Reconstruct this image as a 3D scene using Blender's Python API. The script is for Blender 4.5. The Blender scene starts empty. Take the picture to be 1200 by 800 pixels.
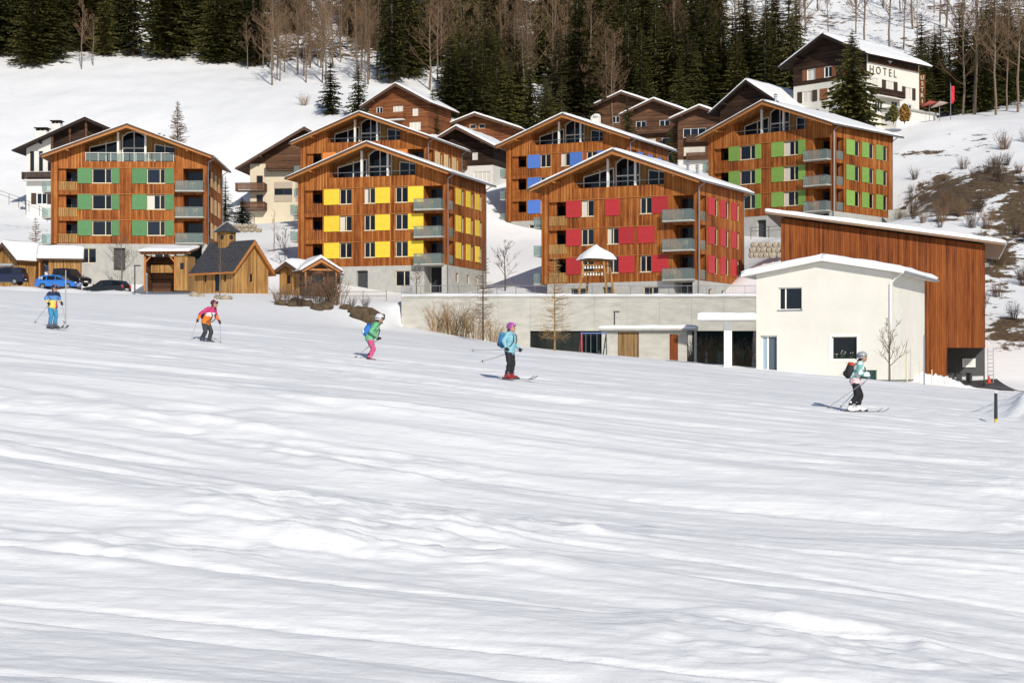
import bpy, math, random
import numpy as np
from mathutils import Vector, Matrix, noise as mnoise
R = math.radians
random.seed(7)
scene = bpy.context.scene

# ------------------------------------------------------------------ camera, sky, sun, exposure
F, CX, HZ = 2050.0, 600.0, 438.0        # focal length in photo pixels, principal column, horizon row
cam = bpy.data.cameras.new('camera')
cam.sensor_width = 36.0
cam.lens = F * 36.0 / 1200.0
cam.shift_y = (HZ - 400.0) / 1200.0
cam.clip_start = 0.1
cam.clip_end = 5000.0
cam_o = bpy.data.objects.new('camera', cam)
cam_o.rotation_euler = (R(90), 0, 0)
scene.collection.objects.link(cam_o)
scene.camera = cam_o

SUN_EL, SUN_AZ = 28.0, 17.0             # degrees; azimuth measured from behind the camera towards the right
world = bpy.data.worlds.new('World')
scene.world = world
world.use_nodes = True
wn = world.node_tree
bg = wn.nodes['Background']
sky = wn.nodes.new('ShaderNodeTexSky')
sky.sky_type = 'NISHITA'
sky.sun_disc = False
sky.sun_elevation = R(SUN_EL)
sky.sun_rotation = R(180 - SUN_AZ)
sky.altitude = 1500
sky.air_density = 0.8
sky.dust_density = 0.8
wn.links.new(sky.outputs[0], bg.inputs[0])
bg.inputs[1].default_value = 0.11
sun = bpy.data.lights.new('sun', 'SUN')
sun.energy = 4.2
sun.angle = R(0.53)
sun.color = (1.0, 0.94, 0.84)
sun_o = bpy.data.objects.new('sun', sun)
scene.collection.objects.link(sun_o)
to_sun = Vector((math.sin(R(SUN_AZ)) * math.cos(R(SUN_EL)), -math.cos(R(SUN_AZ)) * math.cos(R(SUN_EL)), math.sin(R(SUN_EL))))
sun_o.rotation_euler = (-to_sun).to_track_quat('-Z', 'Y').to_euler()
vs = scene.view_settings
vs.view_transform = 'Standard'
vs.look = 'None'
vs.gamma = 1.0
vs.use_curve_mapping = False
vs.exposure = -0.02
scene.cycles.max_bounces = 6
scene.cycles.transparent_max_bounces = 12

C = scene.collection


def P(px, py, Y):
    return Vector(((px - CX) / F * Y, Y, (HZ - py) / F * Y))


# ------------------------------------------------------------------ mesh helpers
class MB:
    def __init__(s):
        s.v, s.f, s.m = [], [], []

    def add(s, vs_, fs, mi=0):
        o = len(s.v)
        s.v += [tuple(v) for v in vs_]
        s.f += [tuple(i + o for i in f) for f in fs]
        s.m += [mi] * len(fs)

    def box(s, x0, x1, y0, y1, z0, z1, mi=0):
        s.add([(x0, y0, z0), (x1, y0, z0), (x1, y1, z0), (x0, y1, z0), (x0, y0, z1), (x1, y0, z1), (x1, y1, z1), (x0, y1, z1)],
              [(0, 3, 2, 1), (4, 5, 6, 7), (0, 1, 5, 4), (1, 2, 6, 5), (2, 3, 7, 6), (3, 0, 4, 7)], mi)

    def bbox(s, x0, x1, y0, y1, z0, z1, b=0.02, mi=0):
        # box with chamfered vertical and horizontal edges (octagonal rings)
        def ring(i, z):
            return [(x0 + b + i, y0 + i, z), (x1 - b - i, y0 + i, z), (x1 - i, y0 + b + i, z), (x1 - i, y1 - b - i, z),
                    (x1 - b - i, y1 - i, z), (x0 + b + i, y1 - i, z), (x0 + i, y1 - b - i, z), (x0 + i, y0 + b + i, z)]
        V = ring(b, z0) + ring(0, z0 + b) + ring(0, z1 - b) + ring(b, z1)
        fs = [tuple(reversed(range(8))), tuple(range(24, 32))]
        for r in range(3):
            for i in range(8):
                j = (i + 1) % 8
                fs.append((r * 8 + i, r * 8 + j, r * 8 + 8 + j, r * 8 + 8 + i))
        s.add(V, fs, mi)

    def quad(s, a, b, c, d, mi=0):
        s.add([a, b, c, d], [(0, 1, 2, 3)], mi)

    def poly(s, pts, mi=0):
        s.add(pts, [tuple(range(len(pts)))], mi)

    def prism(s, pts, off, mi=0):
        # closed solid: polygon pts and its copy moved by off
        n = len(pts)
        o = Vector(off)
        V = [Vector(p) for p in pts] + [Vector(p) + o for p in pts]
        fs = [tuple(range(n)), tuple(reversed(range(n, 2 * n)))]
        for i in range(n):
            j = (i + 1) % n
            fs.append((i, n + i, n + j, j))
        s.add(V, fs, mi)

    def tube(s, a, b, ra, rb=None, n=6, mi=0, caps=True):
        rb = ra if rb is None else rb
        a, b = Vector(a), Vector(b)
        d = b - a
        if d.length < 1e-6:
            return
        d.normalize()
        u = d.orthogonal().normalized()
        w = d.cross(u)
        V = []
        for p, r in ((a, ra), (b, rb)):
            for i in range(n):
                t = 2 * math.pi * i / n
                V.append(p + (u * math.cos(t) + w * math.sin(t)) * r)
        fs = [(i, (i + 1) % n, n + (i + 1) % n, n + i) for i in range(n)]
        if caps:
            fs += [tuple(reversed(range(n))), tuple(range(n, 2 * n))]
        s.add(V, fs, mi)

    def path(s, pts, rs, n=6, mi=0):
        for i in range(len(pts) - 1):
            s.tube(pts[i], pts[i + 1], rs[i], rs[i + 1], n, mi)

    def beam(s, a, b, w, h, mi=0):
        # rectangular bar from a to b
        a, b = Vector(a), Vector(b)
        d = (b - a).normalized()
        up = Vector((0, 0, 1)) if abs(d.z) < 0.9 else Vector((0, 1, 0))
        r = d.cross(up).normalized() * (w / 2)
        t = r.cross(d).normalized() * (h / 2)
        V = [p + sr * r + st * t for p in (a, b) for sr, st in ((-1, -1), (1, -1), (1, 1), (-1, 1))]
        s.add(V, [(0, 1, 2, 3), (7, 6, 5, 4), (0, 4, 5, 1), (1, 5, 6, 2), (2, 6, 7, 3), (3, 7, 4, 0)], mi)

    def ball(s, c, r, nu=10, nv=6, mi=0, sc=(1, 1, 1), jit=0.0, rnd=None):
        V, fs = [], []
        for j in range(nv + 1):
            ph = math.pi * j / nv
            for i in range(nu):
                t = 2 * math.pi * i / nu
                k = 1 + (rnd.uniform(-jit, jit) if rnd else 0)
                V.append((c[0] + r * k * sc[0] * math.sin(ph) * math.cos(t), c[1] + r * k * sc[1] * math.sin(ph) * math.sin(t), c[2] + r * k * sc[2] * math.cos(ph)))
        for j in range(nv):
            for i in range(nu):
                i2 = (i + 1) % nu
                fs.append((j * nu + i, (j + 1) * nu + i, (j + 1) * nu + i2, j * nu + i2))
        s.add(V, fs, mi)

    def mesh(s, name, mats, smooth=False):
        me = bpy.data.meshes.new(name)
        me.from_pydata(s.v, [], s.f)
        for m in (mats if isinstance(mats, (list, tuple)) else [mats]):
            me.materials.append(m)
        if len(me.materials) > 1:
            me.polygons.foreach_set('material_index', s.m)
        if smooth:
            me.polygons.foreach_set('use_smooth', [True] * len(me.polygons))
        me.update()
        return me

    def build(s, name, mat, parent=None, smooth=False, loc=None, rz=0.0):
        return link(name, s.mesh(name, mat, smooth), parent, loc, rz)


def link(name, me, parent=None, loc=None, rz=0.0):
    o = bpy.data.objects.new(name, me)
    C.objects.link(o)
    if parent is not None:
        o.parent = parent
    if loc is not None:
        o.location = loc
    if rz:
        o.rotation_euler = (0, 0, rz)
    return o


def tag(o, label=None, cat=None, group=None, kind=None):
    if label:
        o['label'] = label
    if cat:
        o['category'] = cat
    if group:
        o['group'] = group
    if kind:
        o['kind'] = kind
    return o


def thing(name, label, cat, loc=(0, 0, 0), rz=0.0, group=None):
    o = bpy.data.objects.new(name, None)
    C.objects.link(o)
    o.location = loc
    o.rotation_euler = (0, 0, rz)
    o.empty_display_size = 0.3
    return tag(o, label, cat, group)


def children_of(o):
    return [c for c in bpy.data.objects if c.parent == o]


def copy_thing(root, kids, loc, rz=0.0, sc=None, label=None):
    r = root.copy()
    C.objects.link(r)
    r.location = loc
    r.rotation_euler = (0, 0, rz)
    if sc is not None:
        r.scale = sc
    if label:
        r['label'] = label
    for k in kids:
        c = k.copy()
        C.objects.link(c)
        c.parent = r
    return r


# ------------------------------------------------------------------ materials
MATS = {}


def new_mat(name):
    m = bpy.data.materials.new(name)
    m.use_nodes = True
    nt = m.node_tree
    return m, nt, nt.nodes, nt.links, nt.nodes['Principled BSDF']


def mat(name, col, rough=0.6, spec=0.3, metal=0.0, var=0.12, scale=6.0, bump=0.0, bscale=30.0, stretch=(1, 1, 1), fade=0.0):
    if name in MATS:
        return MATS[name]
    m, nt, N, L, b = new_mat(name)
    b.inputs['Roughness'].default_value = rough
    b.inputs['Specular IOR Level'].default_value = spec
    b.inputs['Metallic'].default_value = metal
    tc = N.new('ShaderNodeTexCoord')
    mp = N.new('ShaderNodeMapping')
    mp.inputs['Scale'].default_value = stretch
    L.new(tc.outputs['Object'], mp.inputs[0])
    nz = N.new('ShaderNodeTexNoise')
    nz.inputs['Scale'].default_value = scale
    nz.inputs['Detail'].default_value = 5
    nz.inputs['Roughness'].default_value = 0.65
    L.new(mp.outputs[0], nz.inputs['Vector'])
    r = N.new('ShaderNodeValToRGB')
    r.color_ramp.elements[0].position = 0.3
    r.color_ramp.elements[1].position = 0.7
    r.color_ramp.elements[0].color = (*[c * (1 - var) for c in col], 1)
    r.color_ramp.elements[1].color = (*[min(1, c * (1 + var)) for c in col], 1)
    L.new(nz.outputs['Fac'], r.inputs[0])
    L.new(r.outputs[0], b.inputs['Base Color'])
    if fade:
        oi = N.new('ShaderNodeObjectInfo')
        mr = N.new('ShaderNodeMapRange')
        mr.inputs['To Min'].default_value = 1 - fade
        mr.inputs['To Max'].default_value = 1 + fade
        L.new(oi.outputs['Random'], mr.inputs[0])
        hs = N.new('ShaderNodeHueSaturation')
        L.new(mr.outputs[0], hs.inputs['Value'])
        L.new(r.outputs[0], hs.inputs['Color'])
        L.new(hs.outputs[0], b.inputs['Base Color'])
    if bump:
        n2 = N.new('ShaderNodeTexNoise')
        n2.inputs['Scale'].default_value = bscale
        n2.inputs['Detail'].default_value = 4
        L.new(mp.outputs[0], n2.inputs['Vector'])
        bp = N.new('ShaderNodeBump')
        bp.inputs['Strength'].default_value = bump
        bp.inputs['Distance'].default_value = 0.05
        L.new(n2.outputs['Fac'], bp.inputs['Height'])
        L.new(bp.outputs[0], b.inputs['Normal'])
    MATS[name] = m
    return m


def board_mat(name, cols, board=0.17, rough=0.7, horizontal=False, big=0.35, top=None):
    """Cladding of narrow boards: board tint, grain streaks, dark joints with relief."""
    if name in MATS:
        return MATS[name]
    m, nt, N, L, b = new_mat(name)
    b.inputs['Roughness'].default_value = rough
    b.inputs['Specular IOR Level'].default_value = 0.2

    def math_(op, a, bb=None):
        n = N.new('ShaderNodeMath')
        n.operation = op
        for i, x in enumerate((a, bb)):
            if x is None:
                continue
            if isinstance(x, (int, float)):
                n.inputs[i].default_value = x
            else:
                L.new(x, n.inputs[i])
        return n.outputs[0]
    tc = N.new('ShaderNodeTexCoord')
    sp = N.new('ShaderNodeSeparateXYZ')
    L.new(tc.outputs['Object'], sp.inputs[0])
    s = math_('ADD', sp.outputs[0], sp.outputs[1])
    z = sp.outputs[2]
    if horizontal:
        s, z = z, s
    q = math_('DIVIDE', s, board)
    idx = math_('FLOOR', q)
    fr = math_('FRACT', q)
    # boards butt at random heights
    wn1 = N.new('ShaderNodeTexWhiteNoise')
    wn1.noise_dimensions = '1D'
    L.new(idx, wn1.inputs['W'])
    cx = N.new('ShaderNodeCombineXYZ')
    L.new(math_('MULTIPLY', s, 7.0), cx.inputs[0])
    L.new(math_('ADD', math_('MULTIPLY', z, 0.45), math_('MULTIPLY', wn1.outputs['Value'], 40.0)), cx.inputs[1])
    nz = N.new('ShaderNodeTexNoise')
    nz.inputs['Scale'].default_value = 1.0
    nz.inputs['Detail'].default_value = 5
    nz.inputs['Roughness'].default_value = 0.7
    L.new(cx.outputs[0], nz.inputs['Vector'])
    cb = N.new('ShaderNodeCombineXYZ')
    L.new(math_('MULTIPLY', s, 0.35), cb.inputs[0])
    L.new(math_('MULTIPLY', z, 0.25), cb.inputs[1])
    nb = N.new('ShaderNodeTexNoise')
    nb.inputs['Scale'].default_value = 1.0
    nb.inputs['Detail'].default_value = 3
    L.new(cb.outputs[0], nb.inputs['Vector'])
    t = math_('ADD', math_('MULTIPLY', wn1.outputs['Value'], 0.40), math_('SUBTRACT', math_('MULTIPLY', nz.outputs['Fac'], 1.3), 0.29))
    t = math_('ADD', t, math_('MULTIPLY', math_('SUBTRACT', nb.outputs['Fac'], 0.5), big * 2.2))
    if top:
        # less weathered, paler boards in the shelter high on the wall
        zz = math_('DIVIDE', math_('SUBTRACT', z, top[0]), top[1] - top[0])
        n = N.new('ShaderNodeClamp')
        L.new(zz, n.inputs[0])
        t = math_('ADD', t, math_('MULTIPLY', n.outputs[0], top[2]))
    ramp = N.new('ShaderNodeValToRGB')
    E = ramp.color_ramp.elements
    while len(E) < len(cols):
        E.new(0.5)
    for i, c in enumerate(cols):
        E[i].position = 0.22 + 0.68 * i / (len(cols) - 1)
        E[i].color = (*c, 1)
    L.new(t, ramp.inputs[0])
    gap = math_('LESS_THAN', fr, 0.07)
    mx = N.new('ShaderNodeMixRGB')
    mx.inputs[2].default_value = (cols[0][0] * 0.35, cols[0][1] * 0.35, cols[0][2] * 0.35, 1)
    L.new(gap, mx.inputs[0])
    L.new(ramp.outputs[0], mx.inputs[1])
    L.new(mx.outputs[0], b.inputs['Base Color'])
    bp = N.new('ShaderNodeBump')
    bp.inputs['Strength'].default_value = 0.6
    bp.inputs['Distance'].default_value = 0.02
    L.new(math_('SUBTRACT', math_('ADD', math_('MULTIPLY', nz.outputs['Fac'], 0.4), wn1.outputs['Value']), gap), bp.inputs['Height'])
    L.new(bp.outputs[0], b.inputs['Normal'])
    MATS[name] = m
    return m


def snow_mat(name='snow', ground=False):
    if name in MATS:
        return MATS[name]
    m, nt, N, L, b = new_mat(name)
    b.inputs['Roughness'].default_value = 0.55
    b.inputs['Specular IOR Level'].default_value = 0.25
    tc = N.new('ShaderNodeTexCoord')
    geo = N.new('ShaderNodeNewGeometry')
    pos = geo.outputs['Position']
    col = N.new('ShaderNodeValToRGB')
    nz = N.new('ShaderNodeTexNoise')
    nz.inputs['Scale'].default_value = 0.6
    nz.inputs['Detail'].default_value = 6
    L.new(pos, nz.inputs['Vector'])
    L.new(nz.outputs['Fac'], col.inputs[0])
    col.color_ramp.elements[0].position = 0.35
    col.color_ramp.elements[1].position = 0.65
    col.color_ramp.elements[0].color = (0.83, 0.835, 0.845, 1)
    col.color_ramp.elements[1].color = (0.87, 0.87, 0.87, 1)
    base = col.outputs[0]
    # fine relief: grains and crust
    n1 = N.new('ShaderNodeTexNoise')
    n1.inputs['Scale'].default_value = 5.0
    n1.inputs['Detail'].default_value = 6
    n1.inputs['Roughness'].default_value = 0.55
    L.new(pos, n1.inputs['Vector'])
    h = n1.outputs['Fac']
    if ground:
        # groomed and skied lines, stretched down the slope
        mp = N.new('ShaderNodeMapping')
        mp.inputs['Rotation'].default_value = (0, 0, R(7))
        mp.inputs['Scale'].default_value = (0.16, 3.0, 1.0)
        L.new(pos, mp.inputs[0])
        n2 = N.new('ShaderNodeTexNoise')
        n2.inputs['Scale'].default_value = 1.0
        n2.inputs['Detail'].default_value = 5
        n2.inputs['Roughness'].default_value = 0.6
        L.new(mp.outputs[0], n2.inputs['Vector'])
        ad = N.new('ShaderNodeMath')
        ad.operation = 'MULTIPLY_ADD'
        ad.inputs[1].default_value = 1.6
        L.new(n2.outputs['Fac'], ad.inputs[0])
        L.new(h, ad.inputs[2])
        h = ad.outputs[0]
    bp = N.new('ShaderNodeBump')
    ng = N.new('ShaderNodeTexNoise')
    ng.inputs['Scale'].default_value = 38.0
    ng.inputs['Detail'].default_value = 3
    L.new(pos, ng.inputs['Vector'])
    ag = N.new('ShaderNodeMath')
    ag.operation = 'MULTIPLY_ADD'
    ag.inputs[1].default_value = 0.22
    L.new(ng.outputs['Fac'], ag.inputs[0])
    L.new(h, ag.inputs[2])
    h = ag.outputs[0]
    bp.inputs['Strength'].default_value = 0.36
    bp.inputs['Distance'].default_value = 0.05
    L.new(h, bp.inputs['Height'])
    L.new(bp.outputs[0], b.inputs['Normal'])
    if ground:
        at = N.new('ShaderNodeAttribute')
        at.attribute_name = 'bare'
        g = N.new('ShaderNodeTexNoise')
        g.inputs['Scale'].default_value = 0.55
        g.inputs['Detail'].default_value = 8
        g.inputs['Roughness'].default_value = 0.72
        L.new(pos, g.inputs['Vector'])
        a2 = N.new('ShaderNodeMath')
        a2.operation = 'MULTIPLY_ADD'
        a2.inputs[1].default_value = 2.4
        L.new(g.outputs['Fac'], a2.inputs[0])
        L.new(at.outputs['Fac'], a2.inputs[2])
        rp = N.new('ShaderNodeValToRGB')
        rp.color_ramp.elements[0].position = 0.84
        rp.color_ramp.elements[1].position = 0.88
        sc_ = N.new('ShaderNodeMath')
        sc_.operation = 'MULTIPLY'
        sc_.inputs[1].default_value = 0.5
        L.new(a2.outputs[0], sc_.inputs[0])
        L.new(sc_.outputs[0], rp.inputs[0])
        gc = N.new('ShaderNodeValToRGB')
        gn = N.new('ShaderNodeTexNoise')
        gn.inputs['Scale'].default_value = 2.2
        gn.inputs['Detail'].default_value = 6
        L.new(pos, gn.inputs['Vector'])
        L.new(gn.outputs['Fac'], gc.inputs[0])
        gc.color_ramp.elements[0].position = 0.3
        gc.color_ramp.elements[1].position = 0.72
        gc.color_ramp.elements[0].color = (0.035, 0.022, 0.012, 1)
        gc.color_ramp.elements[1].color = (0.19, 0.125, 0.06, 1)
        mx = N.new('ShaderNodeMixRGB')
        L.new(rp.outputs[0], mx.inputs[0])
        L.new(base, mx.inputs[1])
        L.new(gc.outputs[0], mx.inputs[2])
        base = mx.outputs[0]
    L.new(base, b.inputs['Base Color'])
    MATS[name] = m
    return m


def glass_mat(name='window_glass', col=(0.007, 0.010, 0.016), rough=0.06):
    if name in MATS:
        return MATS[name]
    m, nt, N, L, b = new_mat(name)
    b.inputs['Roughness'].default_value = rough
    b.inputs['Specular IOR Level'].default_value = 0.3
    tc = N.new('ShaderNodeTexCoord')
    oi = N.new('ShaderNodeObjectInfo')
    r = N.new('ShaderNodeValToRGB')
    L.new(oi.outputs['Random'], r.inputs[0])
    r.color_ramp.elements[0].color = (*[c * 0.5 for c in col], 1)
    r.color_ramp.elements[1].color = (*[c * 2.0 for c in col], 1)
    L.new(r.outputs[0], b.inputs['Base Color'])
    MATS[name] = m
    return m


def clear_glass(name='balcony_glass', col=(0.34, 0.40, 0.385), k=0.26):
    if name in MATS:
        return MATS[name]
    m, nt, N, L, b = new_mat(name)
    b.inputs['Base Color'].default_value = (*col, 1)
    b.inputs['Roughness'].default_value = 0.08
    tr = N.new('ShaderNodeBsdfTransparent')
    tr.inputs[0].default_value = (0.86, 0.93, 0.91, 1)
    mx = N.new('ShaderNodeMixShader')
    mx.inputs[0].default_value = k
    L.new(tr.outputs[0], mx.inputs[1])
    L.new(b.outputs[0], mx.inputs[2])
    L.new(mx.outputs[0], N['Material Output'].inputs[0])
    MATS[name] = m
    return m


def leaf_mat(name, c0, c1):
    if name in MATS:
        return MATS[name]
    m, nt, N, L, b = new_mat(name)
    b.inputs['Roughness'].default_value = 0.7
    b.inputs['Specular IOR Level'].default_value = 0.15
    oi = N.new('ShaderNodeObjectInfo')
    geo = N.new('ShaderNodeNewGeometry')
    nz = N.new('ShaderNodeTexNoise')
    nz.inputs['Scale'].default_value = 1.3
    nz.inputs['Detail'].default_value = 3
    L.new(geo.outputs['Position'], nz.inputs['Vector'])
    ad = N.new('ShaderNodeMath')
    ad.operation = 'MULTIPLY_ADD'
    ad.inputs[1].default_value = 0.6
    L.new(oi.outputs['Random'], ad.inputs[0])
    sb = N.new('ShaderNodeMath')
    sb.operation = 'SUBTRACT'
    sb.inputs[1].default_value = 0.25
    L.new(nz.outputs['Fac'], sb.inputs[0])
    L.new(sb.outputs[0], ad.inputs[2])
    r = N.new('ShaderNodeValToRGB')
    r.color_ramp.elements[0].position = 0.1
    r.color_ramp.elements[1].position = 0.95
    r.color_ramp.elements[0].color = (*c0, 1)
    r.color_ramp.elements[1].color = (*c1, 1)
    L.new(ad.outputs[0], r.inputs[0])
    L.new(r.outputs[0], b.inputs['Base Color'])
    MATS[name] = m
    return m


SNOW = snow_mat('snow')
SNOWG = snow_mat('snow_ground', True)
WOODA = board_mat('larch_cladding', [(0.085, 0.023, 0.006), (0.22, 0.062, 0.013), (0.33, 0.105, 0.022), (0.46, 0.19, 0.05)], top=(6.5, 12.0, 0.2))
WOODB = board_mat('barn_cladding', [(0.075, 0.018, 0.005), (0.18, 0.046, 0.010), (0.25, 0.070, 0.014), (0.31, 0.098, 0.022)], board=0.15, big=0.2)
WOODG = board_mat('golden_boards', [(0.15, 0.072, 0.025), (0.30, 0.155, 0.05), (0.42, 0.235, 0.08), (0.50, 0.31, 0.12)], board=0.16)
WOODC = board_mat('chalet_brown_boards', [(0.035, 0.016, 0.009), (0.085, 0.040, 0.021), (0.13, 0.063, 0.034), (0.18, 0.092, 0.052)], board=0.2, horizontal=True)
WOODR = board_mat('chalet_red_boards', [(0.075, 0.024, 0.010), (0.16, 0.053, 0.02), (0.22, 0.080, 0.03), (0.28, 0.115, 0.05)], board=0.2, horizontal=True)
WOODK = board_mat('black_brown_boards', [(0.010, 0.005, 0.003), (0.028, 0.014, 0.009), (0.045, 0.024, 0.015), (0.07, 0.04, 0.025)], board=0.2, horizontal=True)
BEAM = mat('orange_beam', (0.40, 0.16, 0.045), 0.6, var=0.2, scale=4)
SOFFIT = board_mat('soffit_boards', [(0.16, 0.06, 0.016), (0.30, 0.12, 0.03), (0.42, 0.18, 0.05), (0.50, 0.24, 0.08)], board=0.2)
ROOFD = mat('dark_roof_edge', (0.10, 0.055, 0.035), 0.7, var=0.25)
ROOFK = mat('black_roof_wood', (0.025, 0.014, 0.010), 0.75, var=0.3)
METAL = mat('grey_metal', (0.35, 0.36, 0.38), 0.35, 0.5, 0.8, var=0.1)
DARKM = mat('dark_metal', (0.05, 0.052, 0.055), 0.45, 0.4, var=0.15)
WHITE = mat('white_paint', (0.78, 0.77, 0.73), 0.5, var=0.04)
CREAMF = mat('pale_frame', (0.66, 0.55, 0.38), 0.55, var=0.08)
CONC = mat('concrete', (0.40, 0.39, 0.36), 0.85, var=0.14, scale=1.2, bump=0.25)
CONCL = mat('light_concrete', (0.43, 0.415, 0.37), 0.85, var=0.17, scale=0.7, bump=0.2, stretch=(1, 1, 3))
PLAST = mat('cream_plaster', (0.68, 0.655, 0.59), 0.85, var=0.055, scale=0.5, bump=0.08, bscale=18)
PLASTW = mat('white_plaster', (0.66, 0.64, 0.60), 0.85, var=0.04, scale=0.8, bump=0.08)
PLASTY = mat('warm_plaster', (0.62, 0.54, 0.40), 0.85, var=0.04, scale=0.8)
GLASS = glass_mat()
BGLASS = clear_glass()
BARK = mat('bark', (0.085, 0.06, 0.045), 0.85, var=0.3, scale=8)
BARKL = mat('pale_bark', (0.165, 0.125, 0.09), 0.85, var=0.3, scale=6)
BARKG = mat('golden_twig', (0.30, 0.19, 0.085), 0.85, var=0.3, scale=3)
SPRUCE = leaf_mat('spruce_needles', (0.020, 0.024, 0.008), (0.14, 0.13, 0.038))
STONE = mat('stone', (0.33, 0.28, 0.21), 0.85, var=0.35, scale=1.5, bump=0.5, bscale=6)
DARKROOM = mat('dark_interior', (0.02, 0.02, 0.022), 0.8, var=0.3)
CURTAIN = mat('curtain', (0.62, 0.58, 0.52), 0.8, var=0.1)
SH = {
    'green': mat('green_shutter', (0.085, 0.215, 0.085), 0.5, var=0.10, scale=2.5, fade=0.12),
    'lime': mat('lime_shutter', (0.20, 0.34, 0.075), 0.5, var=0.10, scale=2.5, fade=0.12),
    'yellow': mat('yellow_shutter', (0.78, 0.54, 0.045), 0.5, var=0.10, scale=2.5, fade=0.12),
    'red': mat('red_shutter', (0.40, 0.030, 0.034), 0.5, var=0.10, scale=2.5, fade=0.12),
    'blue': mat('blue_shutter', (0.075, 0.17, 0.50), 0.5, var=0.10, scale=2.5, fade=0.12),
    'orange': mat('orange_shutter', (0.66, 0.22, 0.05), 0.5, var=0.10, scale=2.5, fade=0.12),
    'brown': mat('brown_shutter', (0.22, 0.08, 0.035), 0.55, var=0.10, scale=2.5, fade=0.12),
    'dark': mat('dark_shutter', (0.05, 0.03, 0.02), 0.55, var=0.10, scale=2.5, fade=0.12),
    'tan': mat('tan_shutter', (0.58, 0.42, 0.22), 0.55, var=0.10, scale=2.5, fade=0.12),
}

# ------------------------------------------------------------------ terrain
_rs = np.random.RandomState(3)
_perm = _rs.permutation(512)
_gr = _rs.uniform(0, 2 * math.pi, 512)


def pn(x, y, seed=0):
    x = np.asarray(x, float)
    y = np.asarray(y, float)
    xi = np.floor(x).astype(int)
    yi = np.floor(y).astype(int)
    xf, yf = x - xi, y - yi
    u = xf * xf * xf * (xf * (xf * 6 - 15) + 10)
    v = yf * yf * yf * (yf * (yf * 6 - 15) + 10)

    def g(ix, iy, fx, fy):
        h = _perm[(_perm[(ix + seed * 37) % 512] + iy) % 512]
        a = _gr[h]
        return np.cos(a) * fx + np.sin(a) * fy
    a = g(xi, yi, xf, yf)
    b = g(xi + 1, yi, xf - 1, yf)
    c = g(xi, yi + 1, xf, yf - 1)
    d = g(xi + 1, yi + 1, xf - 1, yf - 1)
    return (a + u * (b - a)) + v * ((c + u * (d - c)) - (a + u * (b - a)))


def fbm(x, y, o=4, seed=0, gain=0.5):
    r = 0
    a = 1.0
    for k in range(o):
        r = r + a * pn(x * 2 ** k + 13.1 * k, y * 2 ** k + 7.7 * k, seed + k)
        a *= gain
    return r


def sstep(t):
    t = np.clip(t, 0, 1)
    return t * t * (3 - 2 * t)


ANCH = [
    (20, 338, 184), (120, 349, 184), (165, 352, 180), (60, 327, 197), (150, 329, 193), (243, 331, 191), (-60, 330, 184), (-60, 310, 205),
    (225, 345, 172), (265, 343, 172), (330, 345, 172), (400, 347, 174), (350, 343, 179), (440, 345, 180), (525, 345, 180), (560, 345, 190), (470, 352, 170),
    (540, 350, 168), (640, 348, 172), (760, 348, 170), (880, 346, 172), (850, 343, 182), (700, 343, 186), (600, 335, 185), (620, 348, 167),
    (600, 287, 212), (700, 287, 212), (640, 310, 198), (345, 285, 210), (430, 282, 214), (520, 284, 214), (560, 300, 205),
    (320, 298, 195), (255, 305, 199), (290, 250, 245), (345, 250, 245), (20, 252, 235), (100, 252, 235), (20, 285, 212), (200, 265, 225), (270, 262, 228),
    (830, 277, 203), (976, 275, 194), (1046, 265, 203), (890, 290, 186), (880, 312, 178), (940, 330, 165), (1020, 300, 172), (1010, 380, 148),
    (930, 150, 248), (1085, 142, 253), (1000, 158, 240), (1100, 146, 238), (1190, 146, 235), (1050, 215, 215),
    (1150, 443, 128), (1100, 443, 128), (1190, 443, 128), (1120, 328, 160), (1190, 328, 160), (1120, 215, 200), (1190, 212, 200), (1160, 385, 142),
    (880, 172, 245), (760, 195, 290), (820, 195, 288), (700, 190, 290), (790, 240, 250), (800, 262, 225), (545, 220, 234), (600, 222, 234), (440, 158, 255), (500, 158, 255), (570, 180, 262),
    (650, 230, 245), (640, 180, 285),
    (0, 155, 275), (200, 152, 275), (300, 150, 270), (387, 134, 272), (0, 82, 320), (150, 78, 322), (300, 78, 325), (340, 95, 305), (0, 0, 385), (300, 0, 385),
    (600, 105, 315), (600, 0, 390), (750, 105, 330), (750, 0, 400), (900, 70, 340), (1100, 75, 325), (1000, 0, 400), (1200, 0, 390), (1200, 65, 310),
    (0, -220, 560), (600, -220, 580), (1200, -220, 580), (-300, 310, 190), (-300, 155, 270), (-300, 0, 385), (1500, 0, 385), (1500, 140, 235), (1500, 440, 128), (1500, 300, 165), (1500, -220, 560), (-300, -220, 560),
    (-300, 322, 150), (-60, 340, 150), (100, 348, 150), (250, 358, 150), (400, 366, 152),
]
_A = np.array([tuple(P(*a)) for a in ANCH])


def _phi(r2):
    return np.where(r2 > 1e-9, 0.5 * r2 * np.log(np.maximum(r2, 1e-9)), 0.0)


_n = len(_A)
_S = 100.0
_ax = _A[:, :2] / _S
_K = _phi(((_ax[:, None, :] - _ax[None, :, :]) ** 2).sum(-1)) + np.eye(_n) * 2e-4
_Pm = np.hstack([np.ones((_n, 1)), _ax])
_M = np.vstack([np.hstack([_K, _Pm]), np.hstack([_Pm.T, np.zeros((3, 3))])])
_w = np.linalg.solve(_M, np.concatenate([_A[:, 2], np.zeros(3)]))


def upper(x, y):
    q = np.stack([np.ravel(x), np.ravel(y)], -1) / _S
    out = np.empty(len(q))
    for i in range(0, len(q), 40000):
        p = q[i:i + 40000]
        r2 = ((p[:, None, :] - _ax[None, :, :]) ** 2).sum(-1)
        out[i:i + 40000] = _phi(r2) @ _w[:_n] + _w[_n] + p @ _w[_n + 1:]
    return out.reshape(np.shape(x))


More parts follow.
